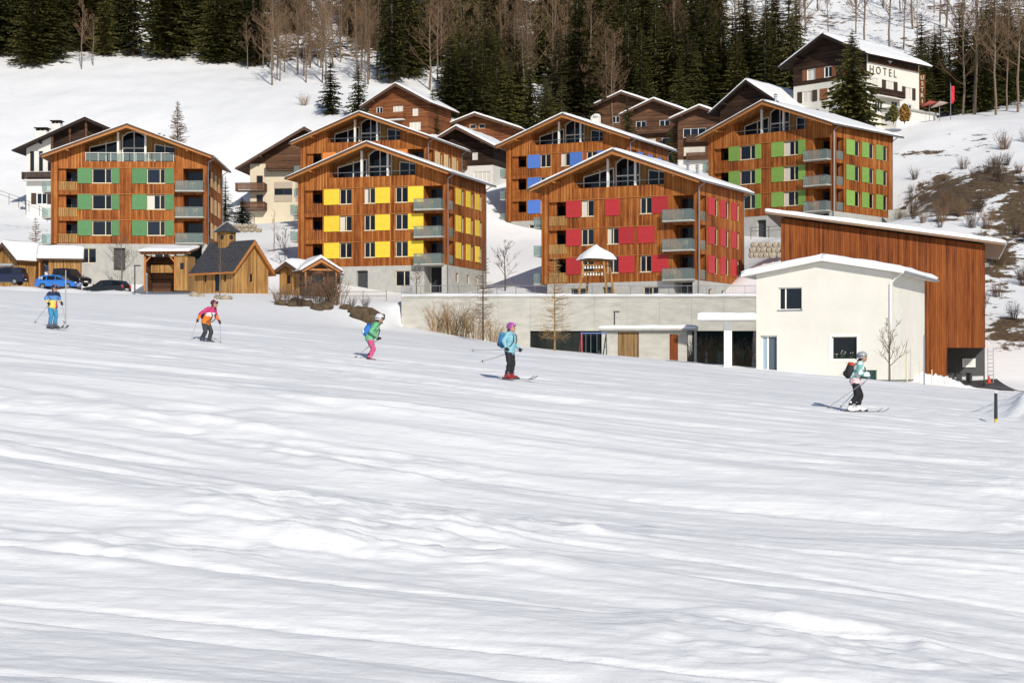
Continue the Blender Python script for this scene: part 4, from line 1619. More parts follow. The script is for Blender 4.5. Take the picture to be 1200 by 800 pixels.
q.quad((gx0, 0, gzt), (gx0, 4, gzt), (Wb, 4, gzt), (Wb, 0, gzt))
q.quad((gx0, 0, -3), (gx0, 4, -3), (gx0, 4, gzt), (gx0, 0, gzt))
q.build('timber_wall', WOODB, hall)
GREYW = mat('grey_painted_wall', (.075, .078, .078), .7, var=.08)
q = MB()
q.quad((gx0, 4, -3), (Wb, 4, -3), (Wb, 4, gzt), (gx0, 4, gzt))
q.build('garage_back_wall', GREYW, hall)
q = MB()
q.box(Wb - .12, Wb - .02, .05, .25, -.5, gzt - .02)
q.build('garage_post', GREYW, hall)
sg = MB()
sg.box(Wb - 1.55, Wb - .6, 3.9, 3.97, 1.05, 1.7)
sg = sg.build('notice_board', WHITE, hall)
ln = MB()
for i in range(3):
    ln.box(Wb - 1.4, Wb - .9 + .12 * (i % 2), 3.892, 3.899, 1.52 - .14 * i, 1.56 - .14 * i)
ln.build('notice_print', mat('print_grey', (.3, .3, .3), .7), sg)
q = MB()
x0, x1, y0, y1 = -1.1, Wb + 1.35, -.75, Db + .6
zt = lambda x: top_(x) + .1
q.prism([(x0, y0, zt(x0)), (x1, y0, zt(x1)), (x1, y0, zt(x1) + .16), (x0, y0, zt(x0) + .16)], (0, y1 - y0, 0))
q.build('roof', mat('pale_soffit', (.26, .17, .11), .7, var=.1), hall)
snow_slab(hall, (x1 + .02, y0 - .02, zt(x1) + .16), (x1 + .02, y1, zt(x1) + .16), (x0, y1, zt(x0) + .16), (x0, y0 - .02, zt(x0) + .16), .34, 30, 60, seed=43)
q = MB()
q.box(x0, x1, y0 - .03, y0 - .004, 0, 0)
for i in range(4):
    x = 1.0 + i * 4.2
q = MB()
q.tube((x1 + .06, y0, zt(x1) + .1), (x1 + .06, y1, zt(x1) + .1), .09, n=8)
q.build('gutter', METAL, hall)
for x in (8.2, 8.9, 9.5):
    q = MB()
    q.box(x, x + .09, -.05, -.003, .1 + (x - 8.2), 4.2 + (x - 8.2) * 1.3)
    q.build('batten', BEAM, hall)

# ladder and fire gear by the hall
o = thing('ladder', 'metal ladder leaning in the garage opening of the timber hall', 'ladder', hall.matrix_basis @ Vector((Wb + .18, -.25, -.1)), rz)
for x in (0, .38):
    q = MB()
    q.beam((x, 0, 0), (x, .18, 2.5), .05, .06)
    q.build('rail', METAL, o)
for i in range(8):
    q = MB()
    q.tube((.02, .02 + .018 * i, .3 + .28 * i), (.36, .02 + .018 * i, .3 + .28 * i), .018)
    q.build('rung', METAL, o)
hm = Matrix.Translation(loc) @ Matrix.Rotation(rz, 4, 'Z')
REDP = mat('red_plastic', (.55, .06, .03), .45)
o = thing('traffic_cone', 'orange red cone at the foot of the ladder', 'cone', hm @ Vector((Wb + .25, -.6, -.1)), rz)
q = MB()
q.box(-.2, .2, -.2, .2, 0, .05)
q.build('foot', REDP, o)
q = MB()
q.tube((0, 0, .05), (0, 0, .55), .15, .03, 12)
q.build('cone', REDP, o)
for i, (x, s) in enumerate(((11.9, .42), (12.5, .35), (13.2, .38))):
    o = thing('wheelie_bin', ('dark bin standing inside the garage opening beside the left jamb', 'dark bin in the middle of the garage opening', 'dark bin below the notice board in the garage')[i], 'bin', hm @ Vector((x + .3, 2.2, -.3)), rz, None)
    q = MB()
    q.prism([(-s * .6, -s * .6, 0), (s * .6, -s * .6, 0), (s * .6, s * .6, 0), (-s * .6, s * .6, 0)], (0, 0, .85))
    q.build('body', DARKM, o)
    q = MB()
    q.ball((0, 0, .86), s * .75, 10, 4, sc=(1, 1, .3))
    q.build('lid', DARKM, o)

# cream building
loc, rz = place(108, 1045, 441, 23.6, 8.6, 0)
cb = thing('cream_building', 'cream rendered two-storey building with low snowy gable roof in front of the hall', 'building', loc, rz)
Wc, Dc, ec, rc = 8.6, 11.0, 6.45, 7.2
holes = [(1.45, 2.95, 4.2, 5.62, .25), (4.85, 6.45, 1.05, 2.5, .22), (.28, 1.35, .05, 2.6, .35)]
q = MB()
wall(q, lambda u_, d_, z_: (u_, d_, z_), 0, Wc, -.2, ec, holes)
q.poly([(0, 0, ec), (Wc, 0, ec), (Wc / 2, 0, rc)])
sh2 = [(1.1, 1.35, 4.0, 5.4, .2), (2.9, 3.2, 4.0, 5.4, .2), (2.9, 3.2, .9, 2.3, .2), (6.5, 6.9, .9, 2.3, .2)]
wall(q, lambda u_, d_, z_: (Wc - d_, u_, z_), 0, Dc, -.2, ec, sh2)
q.quad((0, Dc, -.2), (0, 0, -.2), (0, 0, ec), (0, Dc, ec))
q.poly([(Wc, Dc, -.2), (0, Dc, -.2), (0, Dc, ec), (Wc / 2, Dc, rc), (Wc, Dc, ec)])
q.build('rendered_wall', PLAST, cb)
q = MB()
q.box(.12, Wc - .12, .12, Dc - .1, -2.5, -.2)
q.build('plinth', CONC, cb)
window(cb, (1.45, 0, 4.2), 0, 1.5, 1.42, (.28,), WHITE, depth=.22, sill=METAL)
o = window(cb, (4.85, 0, 1.05), 0, 1.6, 1.45, (), WHITE, depth=.2, sill=WHITE, fw=.06)
q = MB()
for a in ((4.7, 6.6, -.035, -.003, 2.5, 2.64), (4.7, 6.6, -.035, -.003, .9, 1.0), (4.7, 4.85, -.035, -.003, 1.0, 2.5), (6.45, 6.6, -.035, -.003, 1.0, 2.5)):
    q.box(*a)
q.build('window_surround', mat('pale_surround', (.83, .80, .72), .8, var=.03), cb)
rnd = random.Random(5)
for i, (cx_, hh_) in enumerate(((5.12, .22), (5.5, .42), (5.62, .38), (6.1, .30))):
    q = MB()
    for k in range(4):
        q.ball((cx_ + rnd.uniform(-.09, .09), .10 + rnd.uniform(-.03, .03), 1.2 + hh_ * rnd.uniform(.5, 1)), .028, 6, 4, sc=(1, 1, .8))
    f_ = q.build('window_flowers', mat('white_petals', (.55, .53, .52), .7), cb)
    q = MB()
    for k in range(7):
        a_ = (cx_ + rnd.uniform(-.14, .14), .12, 1.14 + hh_ * rnd.uniform(.2, .8))
        q.tube((cx_, .12, 1.12), a_, .006, .004, 3)
        q.ball(a_, .045, 5, 4, sc=(1.2, .5, .6))
    q.build('leaves', mat('green_leaves', (.03, .07, .025), .6), f_)
window(cb, (.28, 0, .05), 0, 1.07, 2.55, (.38,), WHITE, pane=glass_mat('blue_glass', (.16, .22, .28)), depth=.3, fw=.09, name='glass_door')
for h in sh2:
    window(cb, (Wc, h[0], h[2]), R(90), h[1] - h[0], h[3] - h[2], (), WHITE, depth=.17, fw=.05)
k0 = set(o.name for o in cb.children)
gable_roof(cb, Wc, Dc, ec, rc, of=.55, ob=.2, os_=.85, th=.2, m_roof=WHITE, m_soff=PLASTW, snow=.3, seed=45, barge=False, purlins=False)
q = MB()
q.path([(Wc + .85, -.35, ec + .02), (Wc + .12, -.02, ec - .5), (Wc - .08, -.07, ec - .75), (Wc - .08, -.07, -.1)], [.05] * 4, 8)
q.build('downpipe', WHITE, cb)

# canopy beside the cream building
p0 = P(853, 432, 111)
cn = thing('canopy', 'white flat canopy on one square post joined to the cream building', 'canopy', p0, rz * .3)
q = MB()
q.bbox(-.25, .25, -.25, .25, -.4, 3.05, .02)
q.build('post', WHITE, cn)
q = MB()
q.bbox(-1.9, 1.75, -1.4, 1.6, 3.05, 3.35, .03)
q.build('roof', WHITE, cn)
snow_slab(cn, (-1.9, -1.4, 3.35), (1.75, -1.4, 3.35), (1.75, 1.6, 3.36), (-1.9, 1.6, 3.36), .2, seed=47)

# ------------------------------------------------------------------ concrete garage front, terrace, pavilion, playground
x0w, x1w, yw = -10.3, 23.5, 163.0
ztop = 7.1
xg = P(608, 0, yw).x
cw = thing('concrete_terrace_wall', 'long bare concrete terrace wall with dark garage front below the red-shuttered house', 'wall', ((x0w + x1w) / 2, yw, 0), 0)
ox = (x0w + x1w) / 2
xs = [x0w + 3.0 * i for i in range(12)]
xs = [x for x in xs if x < x1w - .5] + [x1w]
for i in range(len(xs) - 1):
    q = MB()
    zb = -1.0 if xs[i] < xg - 1 else 4.0
    q.bbox(xs[i] - ox + .006, xs[i + 1] - ox - .006, -.2, .14, zb, ztop, .012)
    q.build('panel', CONCL, cw)
q = MB()
q.box(x0w - ox + .1, x1w - ox, -.17, .2, 4.05, ztop - .03)
q.build('backing', CONCL, cw)
q = MB()
q.box(x0w - ox - .05, x1w - ox, -.26, .26, ztop + .003, ztop + .12)
q.build('coping', CONC, cw)
q = MB()
q.box(xg - ox - .4, x1w - ox, .25, 5.0, ztop - .8, ztop - .02)
q.box(xg - ox - .4, xg - ox - .1, .25, 5.0, -1, ztop - .81)
q.build('garage_deck', CONC, cw)
q = MB()
q.box(xg - ox, x1w - ox, 3.2, 3.3, -1, ztop - .82)
q.build('garage_glazing', glass_mat('teal_glass', (.012, .03, .034)), cw)
for i in range(10):
    q = MB()
    x = xg - ox + (x1w - xg) * i / 9.0
    q.box(x - .06, x + .06, 3.08, 3.195, -1, 4.3)
    q.build('mullion', DARKM, cw)
for x in (xg - ox + 8.0, xg - ox + 16.0):
    q = MB()
    q.box(x - .2, x + .2, .5, .9, -1, ztop - .81)
    q.build('column', CONC, cw)
# snow on the deck edge
sn = MB()
rnd = random.Random(9)
n = 120
V, fs = [], []
for j in range(4):
    for i in range(n + 1):
        x = x0w + (x1w - x0w) * i / n
        h = (.02, .2, .24, .2)[j] * (1 + .5 * float(pn(np.array([x / 1.3]), np.array([j * .7]), 4)[0]))
        V.append((x, yw + (-.24, .0, 1.6, 5.6)[j], ztop + .125 + h - (.0 if j < 3 else .1)))
for j in range(3):
    for i in range(n):
        q_ = j * (n + 1) + i
        fs.append((q_, q_ + 1, q_ + n + 2, q_ + n + 1))
sn.add(V, fs)
tag(sn.build('terrace_snow', SNOW, smooth=True), kind='structure')
# railing
rl = thing('railing', 'thin metal railing along the top of the concrete terrace wall', 'railing', (ox, yw + .15, ztop + .12), 0)
q = MB()
q.tube((x0w - ox, 0, 1.0), (x1w - ox, 0, 1.0), .025, n=5)
q.tube((x0w - ox, 0, .3), (x1w - ox, 0, .3), .015, n=5)
q.build('top_rail', METAL, rl)
for i in range(20):
    q = MB()
    x = x0w - ox + (x1w - x0w) * i / 19
    q.tube((x, 0, 0), (x, 0, 1.0), .025, n=5)
    q.build('post', METAL, rl)
q = MB()
for i in range(230):
    x = x0w - ox + (x1w - x0w) * i / 229
    q.tube((x, 0, .3), (x, 0, 1.0), .008, n=3, caps=False)
q.build('balusters', METAL, rl)
rl.children[-1]['kind'] = 'stuff'

# carillon tower
cl = thing('bell_tower', 'open timber carillon stand with hanging white bells and round snowy roof on the terrace', 'bell tower', P(699, 345, 166.5), R(-20))
for sx, sy in ((-1, -1), (1, -1), (1, 1), (-1, 1)):
    q = MB()
    q.tube((sx * 1.45, sy * 1.2, -.4), (sx * .95, sy * .85, 3.3), .13, .11, 8)
    q.build('leg', WOODG, cl)
for z_ in (2.1, 3.2, 2.75):
    for y_ in (-.95, .95):
        q = MB()
        q.beam((-1.15, y_, z_), (1.15, y_, z_), .1, .1)
        q.build('cross_beam', WOODG, cl)
for s in (-1, 1):
    q = MB()
    q.beam((s * 1.1, -.98, 1.6), (s * .45, -.98, 2.1), .09, .09)
    q.build('brace', WOODG, cl)
bell = MB()
prof = [(.02, .0), (.05, -.02), (.065, -.1), (.08, -.18), (.12, -.26)]
for i in range(len(prof) - 1):
    bell.tube((0, 0, prof[i][1]), (0, 0, prof[i + 1][1]), prof[i][0], prof[i + 1][0], 10)
bme = bell.mesh('bell', WHITE, True)
for z_ in (2.68, 2.03):
    for i in range(7):
        link('bell', bme, cl, (-.84 + .28 * i, -.95, z_))
n = 6
q = MB()
ring = [(1.95 * math.cos(2 * math.pi * i / n), 1.75 * math.sin(2 * math.pi * i / n), 3.25) for i in range(n)]
for i in range(n):
    q.poly([ring[i], ring[(i + 1) % n], (0, 0, 4.45)])
q.poly(ring[::-1])
q.build('roof', ROOFD, cl)
q = MB()
V, fs = [], []
K = 30
for j in range(6):
    f = j / 5
    for i in range(K):
        t_ = 2 * math.pi * i / K
        rr = (1 - f) * (1.0 + .05 * math.sin(6 * t_) + .04 * math.sin(11 * t_ + 1))
        zz = 3.30 + (0.0 if j == 0 else .25) + (1.2 * f if j else 0) + .05 * math.sin(3 * t_ + j)
        V.append((1.9 * rr * math.cos(t_), 1.7 * rr * math.sin(t_), zz))
for j in range(5):
    for i in range(K):
        i2 = (i + 1) % K
        fs.append((j * K + i, j * K + i2, (j + 1) * K + i2, (j + 1) * K + i))
q.add(V, fs)
q.build('roof_snow', SNOW, cl, True)

# concrete pavilion
pv = thing('concrete_pavilion', 'low concrete pavilion with brown double door and thick snow on its flat roof', 'pavilion', P(705, 423, 146), R(-4))
Wp, Dp, Hp = 7.1, 4.0, 2.55
holes = [(1.35, 3.1, -.3, Hp - .12, .12), (5.65, 6.35, -.3, 2.25, .15)]
q = MB()
wall(q, lambda u_, d_, z_: (u_, d_, z_), 0, Wp, -1, Hp, [(a, b, max(-1, c), d, e) for a, b, c, d, e in holes])
q.quad((Wp, 0, -1), (Wp, Dp, -1), (Wp, Dp, Hp), (Wp, 0, Hp))
q.quad((0, Dp, -1), (0, 0, -1), (0, 0, Hp), (0, Dp, Hp))
q.quad((Wp, Dp, -1), (0, Dp, -1), (0, Dp, Hp), (Wp, Dp, Hp))
q.build('wall', CONCL, pv)
BROWND = board_mat('brown_door_boards', [(.12, .07, .03), (.2, .12, .05), (.26, .16, .07), (.3, .2, .09)], board=.15)
for a in (1.36, 2.235):
    q = MB()
    q.box(a, a + .86, .07, .11, -.3, Hp - .13)
    d = q.build('door', BROWND, pv)
    h_ = MB()
    h_.ball((a + (.75 if a < 2 else .1), .05, 1.0), .05, 8, 5)
    h_.build('handle', METAL, d)
q = MB()
q.box(5.66, 6.34, .08, .13, -.3, 2.24)
q.build('side_door', WOODB, pv)
q = MB()
q.box(-.25, Wp + .9, -.5, Dp + .2, Hp + .003, Hp + .16)
q.build('roof', CONC, pv)
q = MB()
q.box(Wp + .6, Wp + .8, .1, .4, -1, Hp)
q.build('pillar', CONC, pv)
snow_slab(pv, (-.25, -.5, Hp + .16), (Wp + .9, -.5, Hp + .16), (Wp + .9, Dp + .2, Hp + .17), (-.25, Dp + .2, Hp + .17), .3, seed=49)

# swing
sw_ = thing('swing_frame', 'red and blue playground swing frame beside the concrete pavilion', 'swing', P(696, 420, 138) - Vector((0, 0, .2)), R(12))
REDM = mat('red_tube', (.50, .06, .08), .4)
BLUEM = mat('blue_tube', (.10, .16, .38), .4)
for x, m_ in ((-1.0, REDM), (1.0, DARKM)):
    for y in (-.75, .75):
        q = MB()
        q.tube((x - .15, y, -.3), (x, 0, 2.2), .045, n=6)
        q.build('leg', m_, sw_)
    q = MB()
    q.tube((x - .08, -.38, 1.1), (x - .08, .38, 1.1), .03, n=6)
    q.build('cross_bar', m_, sw_)
q = MB()
q.tube((-1.1, 0, 2.2), (1.1, 0, 2.2), .05, n=8)
q.build('top_bar', BLUEM, sw_)
for x in (-.45, .45):
    q = MB()
    q.box(x - .22, x + .22, -.1, .1, .42, .46)
    s = q.build('seat', BLUEM, sw_)
    for dx in (-.2, .2):
        c = MB()
        c.tube((x + dx, 0, .46), (x + dx, 0, 2.18), .012, n=4)
        c.build('chain', METAL, s)

# green electrical box behind the skier, snow guard below the cream wall
o = thing('utility_box', 'green metal utility box at the foot of the cream building', 'box', P(1018, 446, 106.5) - Vector((0, 0, .1)), rz)
q = MB()
q.bbox(-.45, .45, -.2, .2, 0, .7, .02)
q.build('cabinet', mat('green_cabinet', (.02, .09, .06), .4), o)
q = MB()
q.box(-.48, .48, -.23, .23, .702, .75)
q.build('lid', mat('green_cabinet', (.02, .09, .06), .4), o)

# ------------------------------------------------------------------ trees
def spruce_meshes(seed, H=18.0, Rm=2.6, whorls=34, lean=0.0):
    rnd = random.Random(seed)
    tr = MB()
    tr.tube((0, 0, -.6), (0, 0, H * .55), H * .013, H * .007, 7)
    tr.tube((0, 0, H * .55), (0, 0, H * .985), H * .007, .015, 6)
    cr = MB()
    for wv in range(whorls):
        f = (wv + rnd.uniform(-.3, .3)) / (whorls - 1)
        f = min(max(f, 0), 1)
        z = H * (.06 + .93 * f)
        L0 = Rm * (1 - f) ** .82 * (1.0 if f > .12 else .82) + .12
        nb = max(4, int(9 - 4 * f))
        a0 = rnd.uniform(0, 6.28)
        for b in range(nb):
            if rnd.random() < .08:
                continue
            L = L0 * rnd.uniform(.68, 1.16)
            a = a0 + 6.283 * b / nb + rnd.uniform(-.25, .25)
            up = rnd.uniform(-.10, .16) if f < .7 else rnd.uniform(.2, .5)
            dr = rnd.uniform(.25, .5)
            d = Vector((math.cos(a), math.sin(a), 0))
            s_ = Vector((-math.sin(a), math.cos(a), 0))
            pts = []
            for k in range(5):
                q = k / 4
                pts.append(Vector((0, 0, z)) + d * (L * q) + Vector((0, 0, L * (up * q - dr * q * q + .10 * q ** 3))))
            for k in range(4):
                p, n = pts[k], pts[k + 1]
                w0 = L * .26 * (1 - (k / 4) ** 1.4) * rnd.uniform(.7, 1.2) + .06
                for sg in (-1, 1):
                    tip = p.lerp(n, .75) + s_ * sg * w0 + d * (w0 * .55) + Vector((0, 0, -w0 * rnd.uniform(.2, .75)))
                    cr.add([p, n, tip], [(0, 1, 2)] if sg > 0 else [(1, 0, 2)])
                    # hanging spray
                    if rnd.random() < .7:
                        t2 = p.lerp(n, rnd.uniform(.3, .9)) + s_ * sg * w0 * .35 + Vector((0, 0, -w0 * rnd.uniform(.6, 1.25)))
                        cr.add([p, n, t2], [(0, 1, 2)])
            cr.add([pts[3], pts[4] + d * .15, pts[3] + Vector((0, 0, -.3 * L * .3))], [(0, 1, 2)])
    return tr, cr


def bare_meshes(seed, H=14.0, spread=.35, prim=22, first=.3, sub=5, twig=3, r0=None, rt=.022, up=.9):
    rnd = random.Random(seed)
    r0 = r0 or H * .011
    tr, cr = MB(), MB()
    pts, rs = [Vector((0, 0, -.5))], [r0 * 1.15]
    n = 9
    off = Vector((0, 0, 0))
    for i in range(1, n + 1):
        off += Vector((rnd.uniform(-1, 1), rnd.uniform(-1, 1), 0)) * H * .008
        pts.append(off + Vector((0, 0, H * i / n)))
        rs.append(max(r0 * (1 - i / n) ** .8, rt))
    tr.path(pts, rs, 6)

    def at(f):
        q = f * n
        i = min(int(q), n - 1)
        return pts[i].lerp(pts[i + 1], q - i), rs[i] + (rs[i + 1] - rs[i]) * (q - i)

    def br(p, d, L, r, lv):
        k = 3 if lv < 2 else 2
        q = p
        ps = [p]
        for i in range(k):
            d = (d + Vector((rnd.uniform(-.22, .22), rnd.uniform(-.22, .22), rnd.uniform(-.08, .22)))).normalized()
            q = q + d * (L / k)
            ps.append(q)
        for i in range(k):
            ra, rb = max(r * (1 - i / k * .8), rt * .8), max(r * (1 - (i + 1) / k * .8), rt * .55)
            cr.tube(ps[i], ps[i + 1], ra, rb, 3, caps=False)
        if lv < 2:
            m_ = sub if lv == 0 else twig
            for i in range(m_):
                f = rnd.uniform(.25, 1.0)
                j = min(int(f * k), k - 1)
                b = ps[j].lerp(ps[j + 1], f * k - j)
                sd = Vector((rnd.uniform(-1, 1), rnd.uniform(-1, 1), rnd.uniform(-.1, .9))).normalized()
                br(b, (d * .75 + sd * .8).normalized(), L * rnd.uniform(.35, .62), r * .5, lv + 1)
    for i in range(prim):
        f = first + (1 - first) * (i + rnd.random()) / prim
        p, r = at(min(f, .99))
        a = rnd.uniform(0, 6.283)
        L = H * spread * (1.15 - f) * rnd.uniform(.6, 1.15) + H * .04
        br(p, Vector((math.cos(a), math.sin(a), up * rnd.uniform(.6, 1.4))).normalized(), L, r * .55, 0)
    return tr, cr


def larch_meshes(seed, H=12.0, Rm=2.0, rt=.02, whorls=30):
    rnd = random.Random(seed)
    tr, cr = MB(), MB()
    tr.tube((0, 0, -.5), (0, 0, H), H * .012, .02, 7)
    for w in range(whorls):
        f = .12 + .86 * (w + rnd.random() * .6) / whorls
        L0 = Rm * (1 - f) ** .8 + .15
        for b in range(6):
            a = rnd.uniform(0, 6.283)
            L = L0 * rnd.uniform(.5, 1.1)
            d = Vector((math.cos(a), math.sin(a), rnd.uniform(-.05, .25)))
            p = Vector((0, 0, H * f))
            q = p + d * L * .55
            e = q + Vector((d.x * L * .45, d.y * L * .45, L * rnd.uniform(0, .22)))
            cr.tube(p, q, rt * 1.3, rt, 3, caps=False)
            cr.tube(q, e, rt, rt * .5, 3, caps=False)
            for k in range(7):
                t = rnd.uniform(.2, 1)
                o = p.lerp(e, t)
                v = Vector((rnd.uniform(-1, 1), rnd.uniform(-1, 1), rnd.uniform(-.9, .4))).normalized() * L * .28
                cr.tube(o, o + v, rt * .6, rt * .35, 3, caps=False)
    return tr, cr


def shrub_meshes(seed, H=2.0, stems=40, spread=.6, rt=.012):
    rnd = random.Random(seed)
    cr = MB()
    for i in range(stems):
        a = rnd.uniform(0, 6.283)
        b = Vector((math.cos(a), math.sin(a), 0)) * rnd.uniform(0, .25 * H * spread)
        d = Vector((math.cos(a) * spread * rnd.random(), math.sin(a) * spread * rnd.random(), 1)).normalized()
        L = H * rnd.uniform(.5, 1.05)
        m = b + d * L * .5
        e = m + (d + Vector((rnd.uniform(-.3, .3), rnd.uniform(-.3, .3), -.05))).normalized() * L * .5
        cr.tube(b - Vector((0, 0, .3)), m, rt * 1.4, rt, 3, caps=False)
        cr.tube(m, e, rt, rt * .5, 3, caps=False)
        for k in range(7):
            t = rnd.uniform(.25, 1)
            o = b.lerp(m, t * 2) if t < .5 else m.lerp(e, t * 2 - 1)
            v = (d * .5 + Vector((rnd.uniform(-1, 1), rnd.uniform(-1, 1), rnd.uniform(-.2, .8)))).normalized() * L * rnd.uniform(.12, .3)
            cr.tube(o, o + v, rt * .6, rt * .35, 3, caps=False)
    return cr


def tree_proto(meshes, names, mats):
    return [(n, m.mesh(n, mt)) for n, m, mt in zip(names, meshes, mats)]


def plant(name, proto, label, cat, loc, rz=0.0, s=1.0, sz=None, group=None):
    r = thing(name, label, cat, loc, rz, group)
    r.scale = (s, s, sz or s)
    for n, me_ in proto:
        link(n, me_, r)
    return r


TWIGB = mat('brown_twigs', (.16, .10, .058), .85, var=.25, scale=2)
SPR = [tree_proto(spruce_meshes(100 + i, 18, (2.4, 2.9, 2.6, 3.2, 2.1)[i], (36, 34, 38, 34, 32)[i]), ('trunk', 'crown'), (BARK, SPRUCE)) for i in range(5)]
BAR = [tree_proto(bare_meshes(200 + i, 15, (.22, .30, .26, .34)[i], 24, (.35, .25, .3, .2)[i]), ('trunk', 'crown'), (BARKL, TWIGB)) for i in range(4)]

rt_ = random.Random(77)


def forest(kind, n, px0, px1, y0, y1, h0, h1, where, mind=2.2, edge=None):
    got = []
    tries = 0
    while len(got) < n and tries < n * 40:
        tries += 1
        px = rt_.uniform(px0, px1)
        Y = y0 + (y1 - y0) * rt_.random() ** 1.15
        x = (px - CX) / F * Y
        if any((x - q[0]) ** 2 + (Y - q[1]) ** 2 < mind ** 2 for q in got):
            continue
        if edge and not edge(px, Y):
            continue
        got.append((x, Y))
        h = rt_.uniform(h0, h1)
        z = gz(x, Y) - .3
        if kind == 'spruce':
            k = rt_.randrange(5)
            s = h / 18.0
            plant('spruce_tree', SPR[k], 'dark green spruce ' + where, 'spruce', (x, Y, z), rt_.uniform(0, 6.28), s * rt_.uniform(1.35, 1.95), s, 'spruces ' + where)
        else:
            k = rt_.randrange(4)
            s = h / 15.0
            plant('bare_tree', BAR[k], 'leafless grey-brown tree ' + where, 'tree', (x, Y, z), rt_.uniform(0, 6.28), s * rt_.uniform(.8, 1.1), s, 'bare trees ' + where)


A1 = 'in the stand above the snow slope, left of the rocky gap'
A2 = 'in the stand above the snow slope, right of the rocky gap'
A3 = 'on the thinly wooded snow patch above the lone spruces'
A4 = 'in the mixed wood behind the brown chalet'
A5 = 'in the dark wood behind the three chalets'
A6 = 'on the steep snowy slope above the hotel'
A7 = 'in the wood beside the hotel terrace'
forest('spruce', 46, -70, 156, 322, 378, 15, 24, A1)
forest('spruce', 34, 192, 312, 324, 378, 15, 24, A2)
forest('bare', 2, 90, 150, 319, 326, 8, 14, A1)
forest('bare', 3, 225, 320, 319, 326, 7, 14, A2, 1.0)
forest('bare', 40, 312, 445, 300, 345, 11, 19, A3, 1.5)
forest('spruce', 8, 330, 440, 345, 380, 14, 20, A3)
forest('spruce', 22, 520, 660, 285, 306, 12, 17, A4)
forest('spruce', 42, 430, 700, 306, 372, 14, 23, A4)
forest('bare', 46, 440, 720, 300, 365, 13, 21, A4, 1.6)
forest('spruce', 58, 690, 940, 308, 345, 13, 20, A5)
forest('spruce', 20, 690, 850, 346, 385, 14, 20, A5)
forest('bare', 12, 680, 860, 315, 385, 14, 20, A5)
forest('spruce', 14, 430, 700, 372, 396, 14, 20, A4)
forest('bare', 22, 330, 730, 366, 396, 12, 18, A4, 1.6)
forest('bare', 24, 850, 1140, 335, 392, 13, 22, A6, 4.0)
forest('spruce', 6, 930, 1090, 283, 310, 9, 13, A6)
forest('spruce', 34, 1078, 1215, 262, 300, 11, 16, A7)
forest('bare', 16, 1120, 1240, 250, 300, 15, 24, A7, 2.0)

# single trees
def spot(px, py, Y, dz=0.0):
    x = (px - CX) / F * Y
    return (x, Y, surf(x, Y) + dz)


plant('spruce_tree', SPR[1], 'lone dark spruce on the snow slope, left of the pair above the brown chalet', 'spruce', spot(387, 134, 272, -.2), 1.0, .85, .56)
plant('spruce_tree', SPR[3], 'broad lone spruce on the snow slope, right of the pair above the brown chalet', 'spruce', spot(420, 148, 264, -.6), 2.0, .85, .56)
sp_h = tree_proto(spruce_meshes(131, 13.5, 3.6, 42), ('trunk', 'crown'), (BARK, SPRUCE))
plant('spruce_tree', sp_h, 'big dense spruce in front of the hotel corner', 'spruce', P(999, 152, 226), .7, 1.3, .97)
plant('spruce_tree', SPR[2], 'dark garden spruce hiding the farthest of the three chalets', 'spruce', P(735, 190, 276), .4, .95, .58)
plant('spruce_tree', SPR[0], 'slim spruce at the right gable of the brown chalet', 'spruce', P(507, 165, 258), .4, .7, .45)
plant('spruce_tree', SPR[4], 'small spruce between the green-shuttered house and the cream chalet', 'spruce', P(264, 262, 215), .4, .7, .33)
plant('spruce_tree', SPR[3], 'small round spruce behind the railing beside the cream chalet', 'spruce', P(284, 263, 222), 1.4, .55, .2)
plant('spruce_tree', SPR[4], 'small dark spruce below the middle chalet', 'spruce', P(785, 200, 272), 1.4, .7, .42)
lar = tree_proto(larch_meshes(5, 9.5, 2.3, .032, 40), ('trunk', 'crown'), (BARK, TWIGB))
plant('larch_tree', lar, 'leafless cone-shaped larch on the snow slope above the green-shuttered house', 'larch', spot(208, 172, 262, -.3), 0, 1.0, .95)
lar2 = tree_proto(larch_meshes(6, 7.4, 2.1, .012, 26), ('trunk', 'crown'), (BARKG, BARKG))
plant('larch_tree', lar2, 'young larch with golden twigs in front of the concrete terrace wall', 'larch', (P(650, 412, 121).x, 121, surf(P(650, 412, 121).x, 121) - .1), 0, .85, .98)
lar3 = tree_proto(larch_meshes(8, 8.0, 1.7, .013, 26), ('trunk', 'crown'), (BARK, TWIGB))
plant('larch_tree', lar3, 'dark bare larch beside the golden shrubs at the terrace wall', 'larch', P(566, 392, 150), 0, .9, 1.0)
lar4 = tree_proto(larch_meshes(9, 6.2, 1.6, .02, 22), ('trunk', 'crown'), (BARK, mat('brown_leaves', (.20, .11, .05), .8, var=.3)))
plant('larch_tree', lar4, 'brown-twigged young tree between the two huts on the left', 'larch', P(42, 326, 186), 0, 1.0, 1.05)
bt1 = tree_proto(bare_meshes(301, 5.4, .45, 16, .22, 5, 4, .10, .012, .8), ('trunk', 'crown'), (BARKL, BARKL))
plant('bare_tree', bt1, 'small bare tree behind the black estate car', 'tree', P(143, 338, 186), 0)
bt2 = tree_proto(bare_meshes(302, 3.6, .42, 14, .25, 5, 4, .075, .009, .9), ('trunk', 'crown'), (BARKL, TWIGB))
plant('bare_tree', bt2, 'small bare tree at the corner of the cream building', 'tree', P(1042, 448, 104.5) - Vector((0, 0, .05)), 0)
bt3 = tree_proto(bare_meshes(303, 5.0, .2, 12, .45, 3, 3, .07, .01, 1.2), ('trunk', 'crown'), (BARKL, TWIGB))
plant('bare_tree', bt3, 'thin bare sapling in front of the chapel', 'tree', P(258, 350, 163), 0)
bt4 = tree_proto(bare_meshes(304, 3.0, .45, 12, .2, 5, 3, .06, .011, .8), ('trunk', 'crown'), (BARK, BARK))
